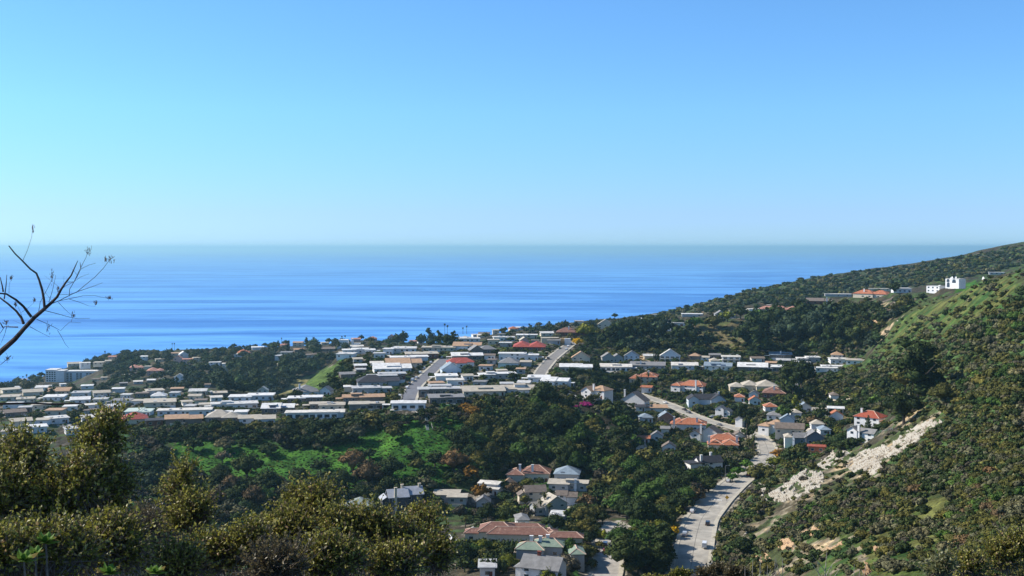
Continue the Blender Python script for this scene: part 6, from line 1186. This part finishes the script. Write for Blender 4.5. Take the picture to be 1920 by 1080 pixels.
# bare pale twigs at the bottom right
for k, (x0, pts_) in enumerate([(1420, ((1395, 1062), (1410, 1050), (1427, 1041))), (1450, ((1438, 1060), (1452, 1048), (1468, 1045))), (1545, ((1548, 1055), (1549, 1033), (1560, 1060))), (1610, ((1600, 1058), (1625, 1058), (1612, 1066)))]):
    root = bpy.data.objects.new('bare_shrub', None); COL.objects.link(root); d = 15.0; b0 = at(x0, 1105, d); b0[2] = float(hgt(b0[0], b0[1])); root.location = b0; M = MB(); q = random.Random(k)
    for (a, b_) in pts_:
        t_ = at(a, b_, d); P_ = [np.array([0, 0, -.1])]; v = (t_-b0)
        for i in range(1, 7): P_.append(v*i/6+np.array([q.uniform(-.05, .05), q.uniform(-.05, .05), 0])*(1 if i < 6 else .3))
        M.tube([tuple(x) for x in P_], [.016, .014, .012, .010, .008, .006, .003], 5)
        for z in range(9):
            f = q.uniform(.35, .95); i = int(f*6); p0 = P_[i]+(P_[min(i+1, 6)]-P_[i])*(f*6-i); dx = q.uniform(-.28, .28); p1 = p0+np.array([dx*.5, q.uniform(-.08, .08), q.uniform(.05, .14)]); p2 = p1+np.array([dx*.5+q.uniform(-.06, .06), 0, q.uniform(.08, .2)]); M.tube([tuple(p0), tuple(p1), tuple(p2)], [.006, .0045, .002], 4)
            p3 = p1+np.array([q.uniform(-.12, .12), 0, q.uniform(.04, .14)]); M.tube([tuple(p1), tuple(p3)], [.004, .0015], 4)
    M.build('stem', PALET, root); props(root, ["leftmost pale leafless shrub at the bottom edge, right of the road", "pale leafless shrub second from the left at the bottom edge", "tallest single leafless shrub at the bottom edge beside the grass", "leafless shrub left of the upright orange boulder"][k], 'shrub', 'bare shrubs at the bottom edge')
# green rosettes
for k, (a, b_, d, r, lab) in enumerate(((86, 1018, 4.6, .062, "largest bright green rosette with two orange leaves near the left bottom"), (45, 1052, 4.4, .06, "bright green rosette lowest at the left edge"), (66, 1040, 4.8, .045, "small pale green rosette between the two bigger ones"), (205, 1076, 4.4, .06, "green rosette at the bottom edge below the tall oak shrub"), (290, 1075, 4.6, .058, "yellowish green rosette at the bottom edge, rightmost of the rosettes"))):
    c = at(a, b_, d); root = bpy.data.objects.new('leaf_rosette', None); COL.objects.link(root); root.location = c; rg = np.random.default_rng(300+k); n = 13; V = []; F = []
    for i in range(n):
        an = 2.4*i; el = .35+1.05*(i/n); D = np.array([math.cos(an)*math.cos(el), math.sin(an)*math.cos(el), math.sin(el)]); S = np.array([-math.sin(an), math.cos(an), 0]); U_ = np.cross(D, S); L = r*rg.uniform(.8, 1.25); w_ = L*.27; n0 = len(V)
        for t in (0, .25, .55, .8, 1.0):
            ww = w_*math.sin(math.pi*min(.96, t*.85+.12)); c_ = D*L*t-U_*0-np.array([0, 0, L*.25*t*t]); V += [c_-S*ww+U_*ww*-.35, c_, c_+S*ww+U_*ww*-.35]
        for j in range(4):
            for s in (0, 1): x = n0+j*3+s; F.append([x, x+1, x+4, x+3])
    link('leaf', np_mesh('leaf', V, F, [NLG]), root); M = MB(); zg = float(hgt(c[0], c[1])); M.tube([(.05, .02, zg-c[2]), (.02, 0, (zg-c[2])*.4), (0, 0, 0)], [.008, .006, .004], 5); M.build('stem', TWIG, root); props(root, lab, 'plant', 'green leaf rosettes')
# dead branch at the left edge: traced stems in photo px*3.6 from (0,400)
DB = [[(-200, 1110), (-60, 990), (0, 938), (100, 850), (165, 775), (235, 700), (300, 645), (345, 605), (385, 565), (412, 515), (445, 465), (480, 420), (500, 375), (525, 320)], [12.5, 11.5, 11, 9.5, 8.5, 8, 7, 6, 5.2, 4.4, 3.8, 3, 2.2, 1.2]],
Z3 = lambda L: [(x/3.6, 400+y/3.6) for x, y in L]
BR = [([(60, 218), (100, 270), (155, 325), (205, 375), (245, 405), (265, 450), (285, 520), (298, 580), (300, 635)], 3.2), ([(155, 320), (185, 250), (215, 160), (222, 70)], 1.3), ([(0, 430), (15, 490), (22, 530)], 2.6), ([(-60, 540), (0, 540), (45, 545), (110, 585), (160, 630), (212, 700)], 3.3), ([(-40, 545), (0, 568), (50, 605), (110, 660), (145, 705), (160, 745)], 3.3), ([(45, 415), (42, 490), (30, 580)], 2.2), ([(75, 430), (62, 490), (60, 540)], 1.1),
 ([(385, 560), (425, 505), (440, 490), (500, 460), (545, 430), (600, 408)], 2.2), ([(455, 465), (500, 462), (530, 400), (560, 340), (580, 300), (600, 230)], 2.6), ([(465, 560), (470, 510), (520, 430), (545, 375), (600, 350), (645, 335)], 1.9), ([(340, 612), (400, 590), (460, 560), (520, 530), (580, 480), (640, 430), (700, 370), (735, 320), (775, 290)], 3.0), ([(520, 530), (580, 510), (640, 490), (692, 470)], 1.9), ([(400, 590), (480, 575), (560, 555), (640, 555), (700, 570), (755, 580)], 1.6), ([(460, 575), (540, 600), (600, 625), (650, 625)], 1.4), ([(300, 655), (380, 675), (450, 695), (520, 712), (605, 708)], 2.6), ([(395, 600), (440, 650), (480, 685)], 1.4), ([(245, 715), (310, 740), (370, 770), (410, 792), (440, 760), (470, 735), (545, 740)], 2.2), ([(388, 790), (410, 825), (440, 880), (465, 910)], 1.5), ([(200, 765), (260, 795), (335, 835)], 1.8), ([(480, 735), (490, 705), (495, 680)], 1.2), ([(330, 600), (355, 520), (372, 440), (375, 415)], 1.6), ([(350, 590), (310, 540), (280, 480)], 1.0), ([(260, 670), (270, 600), (320, 510), (350, 450), (353, 370)], 1.7), ([(145, 668), (190, 640), (230, 605)], 1.1), ([(300, 420), (340, 450), (390, 490)], .9), ([(390, 550), (430, 480), (432, 420)], 1.0), ([(470, 365), (500, 390), (520, 415)], .9), ([(400, 550), (470, 545), (520, 535)], 1.5), ([(90, 725), (130, 740), (150, 745)], .9), ([(150, 700), (125, 640), (105, 605)], 1.0), ([(0, 810), (30, 765), (60, 765), (120, 768)], 1.9), ([(0, 890), (30, 820), (45, 770)], 1.3), ([(-20, 1040), (30, 1000), (75, 960)], 1.5), ([(0, 735), (20, 770)], 2.0), ([(540, 330), (545, 370)], 1.6)]
TUF = [(598, 255, 55, 24), (750, 320, 50, 26), (713, 315, 28, 10), (352, 430, 60, 16), (325, 780, 45, 22), (648, 610, 26, 14), (738, 575, 16, 22), (495, 690, 24, 18), (223, 112, 48, 13), (75, 440, 26, 13), (45, 750, 40, 18), (55, 985, 30, 25), (232, 590, 22, 12), (393, 515, 30, 8), (105, 620, 22, 10)]
D0 = 4.6; root = bpy.data.objects.new('dead_tree', None); COL.objects.link(root); b0 = at(-60, 830, D0); root.location = b0; q = random.Random(11); M = MB()
def dpt(x, y, k=0): return tuple(at(x, y, D0+k)-b0)
P_ = Z3(DB[0][0]); g = at(-140, 1200, D0); M.tube([(g[0]-b0[0], 0, float(hgt(g[0], D0))-b0[2]-.1)]+[dpt(x, y) for x, y in P_], [.02]+[r/3.6*D0/FPX*1.75 for r in DB[0][1]], 8); M.build('trunk', DEAD, root)
M = MB()
for L, r in BR:
    P_ = Z3(L); dz = q.uniform(-.07, .07); n = len(P_); 
    rev = math.hypot(L[0][0]-230, L[0][1]-700) > math.hypot(L[-1][0]-230, L[-1][1]-700)
    rad = [(r*(1-.6*(i/(n-1)) if not rev else r*(.4+.6*i/(n-1))))/3.6*D0/FPX*(.95 if r > 2.1 else 1.25) for i in range(n)]
    w_ = [dpt(x+q.uniform(-.4, .4), y+q.uniform(-.4, .4), dz*((i/(n-1)) if not rev else 1-i/(n-1))) for i, (x, y) in enumerate(P_)]; M.tube(w_, rad, 5)
M.build('branches', DEAD, root); M = MB()
for x, y, hh, ww in TUF:
    for i in range(26):
        a = x+q.gauss(0, ww*.35); b_ = y+q.gauss(0, hh*.32); c_ = (a+q.uniform(-5, 5)+ (a-x)*.3, b_-q.uniform(8, 17)); P2 = Z3([(a, b_), c_]); k = q.uniform(-.03, .03); M.tube([dpt(*P2[0], k), dpt(*P2[1], k)], [.0011, .0005], 3)
M.build('seed_tuft', DEAD, root); props(root, "bare dead branch with seed tufts reaching in from the left edge", 'tree')
root = bpy.data.objects.new('fallen_branch', None); COL.objects.link(root); b0 = at(0, 760, 4.8); root.location = b0; M = MB(); M.tube([tuple(at(x, y, d)-b0) for x, y, d in ((-90, 775, 4.7), (0, 757, 4.8), (60, 756, 4.85), (100, 758, 4.9), (150, 756, 5.0), (165, 762, 5.05))], [.006, .005, .0045, .004, .003, .001], 6); M.tube([tuple(at(x, y, d)-b0) for x, y, d in ((-90, 775, 4.7), (-95, 900, 4.7), (-100, 1300, 4.7))], [.006, .01, .014], 6); M.build('stem', DEAD, root); props(root, "thin dark horizontal branch crossing the left edge above the oak shrub", 'branch')
# ------------------------------------------------------------ labels that single things out
LMK = [(1785, 532, "the white hilltop villa"), (1630, 552, "the orange-roofed hilltop villa"), (1462, 578, "the long pink-roofed house"), (1260, 607, "the white house with brown doors"), (1078, 625, "the big brown-roofed crest house"), (1350, 590, "the grey gabled ridge house"), (1256, 668, "the blue-white balcony house"), (1371, 670, "the white two-storey box house"), (1205, 705, "the orange-tiled two-storey villa"), (1285, 725, "the long red-orange tiled villa"), (1415, 725, "the pale triple-hipped house"), (1567, 770, "the white pergola"), (1635, 790, "the red-tiled hillside villa"), (1610, 818, "the white gabled house by the rocks"), (1357, 832, "the orange-tiled compound"), (1325, 870, "the black-roofed gabled house"), (1110, 738, "the white veranda house"), (972, 668, "the big white knoll house"), (764, 760, "the glass-fronted rim house"), (838, 750, "the grey-roofed rim house"), (590, 778, "the very long white rim house"), (345, 788, "the tan-roofed rim house"), (254, 790, "the bright red-roofed house"), (140, 705, "the seaside apartment block"), (490, 735, "the little white house below the spur"), (650, 645, "the slender white tower"), (757, 940, "the dark stone manor"), (843, 930, "the pale double-garage house"), (980, 1010, "the brown-tiled mansion"), (1010, 1040, "the green-tiled house"), (1310, 985, "the wide main road"), (1640, 862, "the largest white rock face"), (1480, 920, "the lowest white rock face"), (1262, 1000, "the bright yellow tree"), (560, 720, "the bright green spur"), (1500, 640, "the dark grove hollow"), (985, 895, "the brown-tiled valley house"), (1064, 912, "the long beige-roofed valley house"), (1800, 1000, "the yellow-green grass patch"), (1730, 740, "the biggest dark pine-like tree"), (500, 850, "the canyon's grey shrub"), (820, 820, "the timber hillside stairs"), (1900, 700, "the right edge at mid height"), (1740, 630, "the upper grassy slope"), (1650, 500, "the far ridge top"), (870, 640, "the white skyline row"), (1145, 1000, "the lane's turning circle"), (330, 675, "the small pink houses"), (680, 705, "the stepped white street roofs"), (1530, 750, "the dry grassy slope")]
ORD = ['nearest', 'second-nearest', 'third-nearest', 'fourth-nearest', 'fifth-nearest', 'sixth-nearest', 'seventh-nearest', 'eighth-nearest', 'ninth-nearest', 'tenth-nearest', 'eleventh-nearest', 'twelfth-nearest', 'thirteenth-nearest', 'fourteenth-nearest', 'fifteenth-nearest', 'sixteenth-nearest']+[f'{i}th-nearest' for i in range(17, 200)]
def rel(px, py):
    D = [(math.hypot(px-a, (py-b)*1.5), a, b, t) for a, b, t in LMK]; d, a, b, t = min(D)
    dx, dy = px-a, (py-b)*1.6
    r = 'just ' if d < 18 else ''
    w_ = ('left of' if dx < 0 else 'right of') if abs(dx) > abs(dy) else ('above' if dy < 0 else 'below')
    return d, f"{w_} {t}"
grp = {}
ITEMS = [(o, px, py, look, cat, g) for (o, px, py, look, cat, g, bx, y) in PLANTS]
for h, o in zip(HS, HROOT):
    if h[9]: props(o, h[9], 'pergola' if 'pergola' in h[10] else 'arcade' if h[8] == 'garden_arcade' else 'house')
    else: ITEMS.append((o, h[0], h[1]-4, h[10]['look'], 'house', 'small houses of the far town'))
for it in ITEMS:
    d, r_ = rel(it[1], it[2]); grp.setdefault((it[3], r_), []).append((d, it))
for (look, r_), L in grp.items():
    L.sort(key=lambda t: t[0])
    for k, (d, it) in enumerate(L):
        lab = f"{look} {r_}" if len(L) == 1 else f"{look}, {ORD[k]} {r_}"
        props(it[0], lab, it[4], it[5])
# ------------------------------------------------------------ light, sky, sea, haze
SUN_AZ, SUN_EL = R(-75), R(37)        # azimuth from the view direction, negative = left
sun = bpy.data.lights.new("sun", 'SUN'); sun.energy = 4.7; sun.angle = R(0.53); sun.color = (1, 0.935, 0.835)
so = bpy.data.objects.new("sun", sun); COL.objects.link(so)
sd = Vector((math.sin(SUN_AZ)*math.cos(SUN_EL), math.cos(SUN_AZ)*math.cos(SUN_EL), math.sin(SUN_EL)))
so.rotation_euler = sd.to_track_quat('Z', 'Y').to_euler(); so.location = (0, 0, 400)
w = bpy.data.worlds.new("World"); SC.world = w; w.use_nodes = True; nt = w.node_tree
sky = nt.nodes.new("ShaderNodeTexSky"); sky.sky_type = 'NISHITA'; sky.sun_disc = False
sky.sun_elevation = SUN_EL; sky.sun_rotation = SUN_AZ; sky.altitude = 250; sky.air_density = 1.0; sky.dust_density = 0.1; sky.ozone_density = 2.2
bg = nt.nodes["Background"]; bg.inputs[1].default_value = 0.113
tcw = nt.nodes.new('ShaderNodeTexCoord'); sx = nt.nodes.new('ShaderNodeSeparateXYZ'); nt.links.new(tcw.outputs['Generated'], sx.inputs[0])
rw = ramp(nt, sx.outputs[2], [(0, (.41, .71, 1.32)), (.03, (.45, .68, 1.27)), (.12, (.52, .85, 1.2)), (.25, (.53, .88, 1.2)), (.6, (.55, .72, .85)), (1, (.55, .68, .78))])
nt.links.new(mixc(nt, 1.0, sky.outputs[0], rw.outputs[0], 'MULTIPLY'), bg.inputs[0])
SC.view_settings.view_transform = 'Standard'; SC.view_settings.look = 'None'; SC.view_settings.exposure = 0.47; SC.view_settings.gamma = 1
cy = SC.cycles; cy.max_bounces = 5; cy.diffuse_bounces = 2; cy.glossy_bounces = 2; cy.transmission_bounces = 2; cy.transparent_max_bounces = 6; cy.volume_bounces = 0
cy.use_denoising = True

m, nt, b = mat("sea_water")
tc = N(nt, "ShaderNodeNewGeometry")
mp = N(nt, "ShaderNodeMapping"); mp.inputs['Scale'].default_value = (1/5200, 1/900, 1); mp.inputs['Rotation'].default_value = (0, 0, R(4)); nt.links.new(tc.outputs['Position'], mp.inputs[0])
n1 = N(nt, "ShaderNodeTexNoise", Scale=1.0, Detail=12.0, Roughness=0.72, Distortion=2.6); nt.links.new(mp.outputs[0], n1.inputs['Vector'])
mp2 = N(nt, "ShaderNodeMapping"); mp2.inputs['Scale'].default_value = (1/900, 1/160, 1); nt.links.new(tc.outputs['Position'], mp2.inputs[0])
n2 = N(nt, "ShaderNodeTexNoise", Scale=1.0, Detail=6.0, Roughness=0.6, Distortion=0.8); nt.links.new(mp2.outputs[0], n2.inputs['Vector'])
r1 = ramp(nt, n1.outputs[0], [(0.42, (0, 0, 0)), (0.49, (.3, .3, .3)), (0.51, (.62, .62, .62)), (0.58, (1, 1, 1))])
r2 = ramp(nt, n2.outputs[0], [(0.38, (0, 0, 0)), (0.62, (1, 1, 1))])
f = mixc(nt, 0.3, r1.outputs[0], r2.outputs[0])
mp3 = N(nt, "ShaderNodeMapping"); mp3.inputs['Scale'].default_value = (1/9000, 1/2100, 1); mp3.inputs['Rotation'].default_value = (0, 0, R(-7)); nt.links.new(tc.outputs['Position'], mp3.inputs[0])
n3_ = N(nt, "ShaderNodeTexNoise", Scale=1.0, Detail=7.0, Roughness=.55, Distortion=1.2); nt.links.new(mp3.outputs[0], n3_.inputs['Vector'])
r3 = ramp(nt, n3_.outputs[0], [(.455, (0, 0, 0)), (.468, (1, 1, 1)), (.482, (0, 0, 0)), (.535, (0, 0, 0)), (.545, (.8, .8, .8)), (.556, (0, 0, 0))])
f = mixc(nt, r3.outputs[0], f, (1, 1, 1))
c = mixc(nt, f, (0.006, 0.12, 0.47), (0.13, 0.41, 0.86))
nt.links.new(c, b.inputs['Base Color']); b.inputs['Roughness'].default_value = 0.42; b.inputs['Specular IOR Level'].default_value = 0.22
S = 110000.0
V = [(-S, -3000, 0), (S, -3000, 0), (S, 90000, 0), (-S, 90000, 0)]
sea = link("sea", np_mesh("sea", V, [[0, 1, 2, 3]], [m])); props(sea, "calm blue ocean with pale wind slicks reaching the horizon", kind='structure')
hm = bpy.data.materials.new("haze_air"); hm.use_nodes = True; nt = hm.node_tree
nt.nodes.remove(nt.nodes["Principled BSDF"]); pv = nt.nodes.new("ShaderNodeVolumePrincipled")
pv.inputs['Color'].default_value = (0.49, 0.85, 1, 1); pv.inputs['Density'].default_value = 0.00005; pv.inputs['Anisotropy'].default_value = 0.3
nt.links.new(pv.outputs[0], nt.nodes["Material Output"].inputs['Volume'])
x0, x1, y0, y1, z0, z1 = -S-10, S+10, -3100, 90010, -62, 300
V = [(x, y, z) for z in (z0, z1) for y in (y0, y1) for x in (x0, x1)]
F = [[0, 2, 3, 1], [4, 5, 7, 6], [0, 1, 5, 4], [2, 6, 7, 3], [0, 4, 6, 2], [1, 3, 7, 5]]
hz = link("haze", np_mesh("haze", V, F, [hm])); props(hz, "pale blue haze over the sea and far shore", kind='stuff')
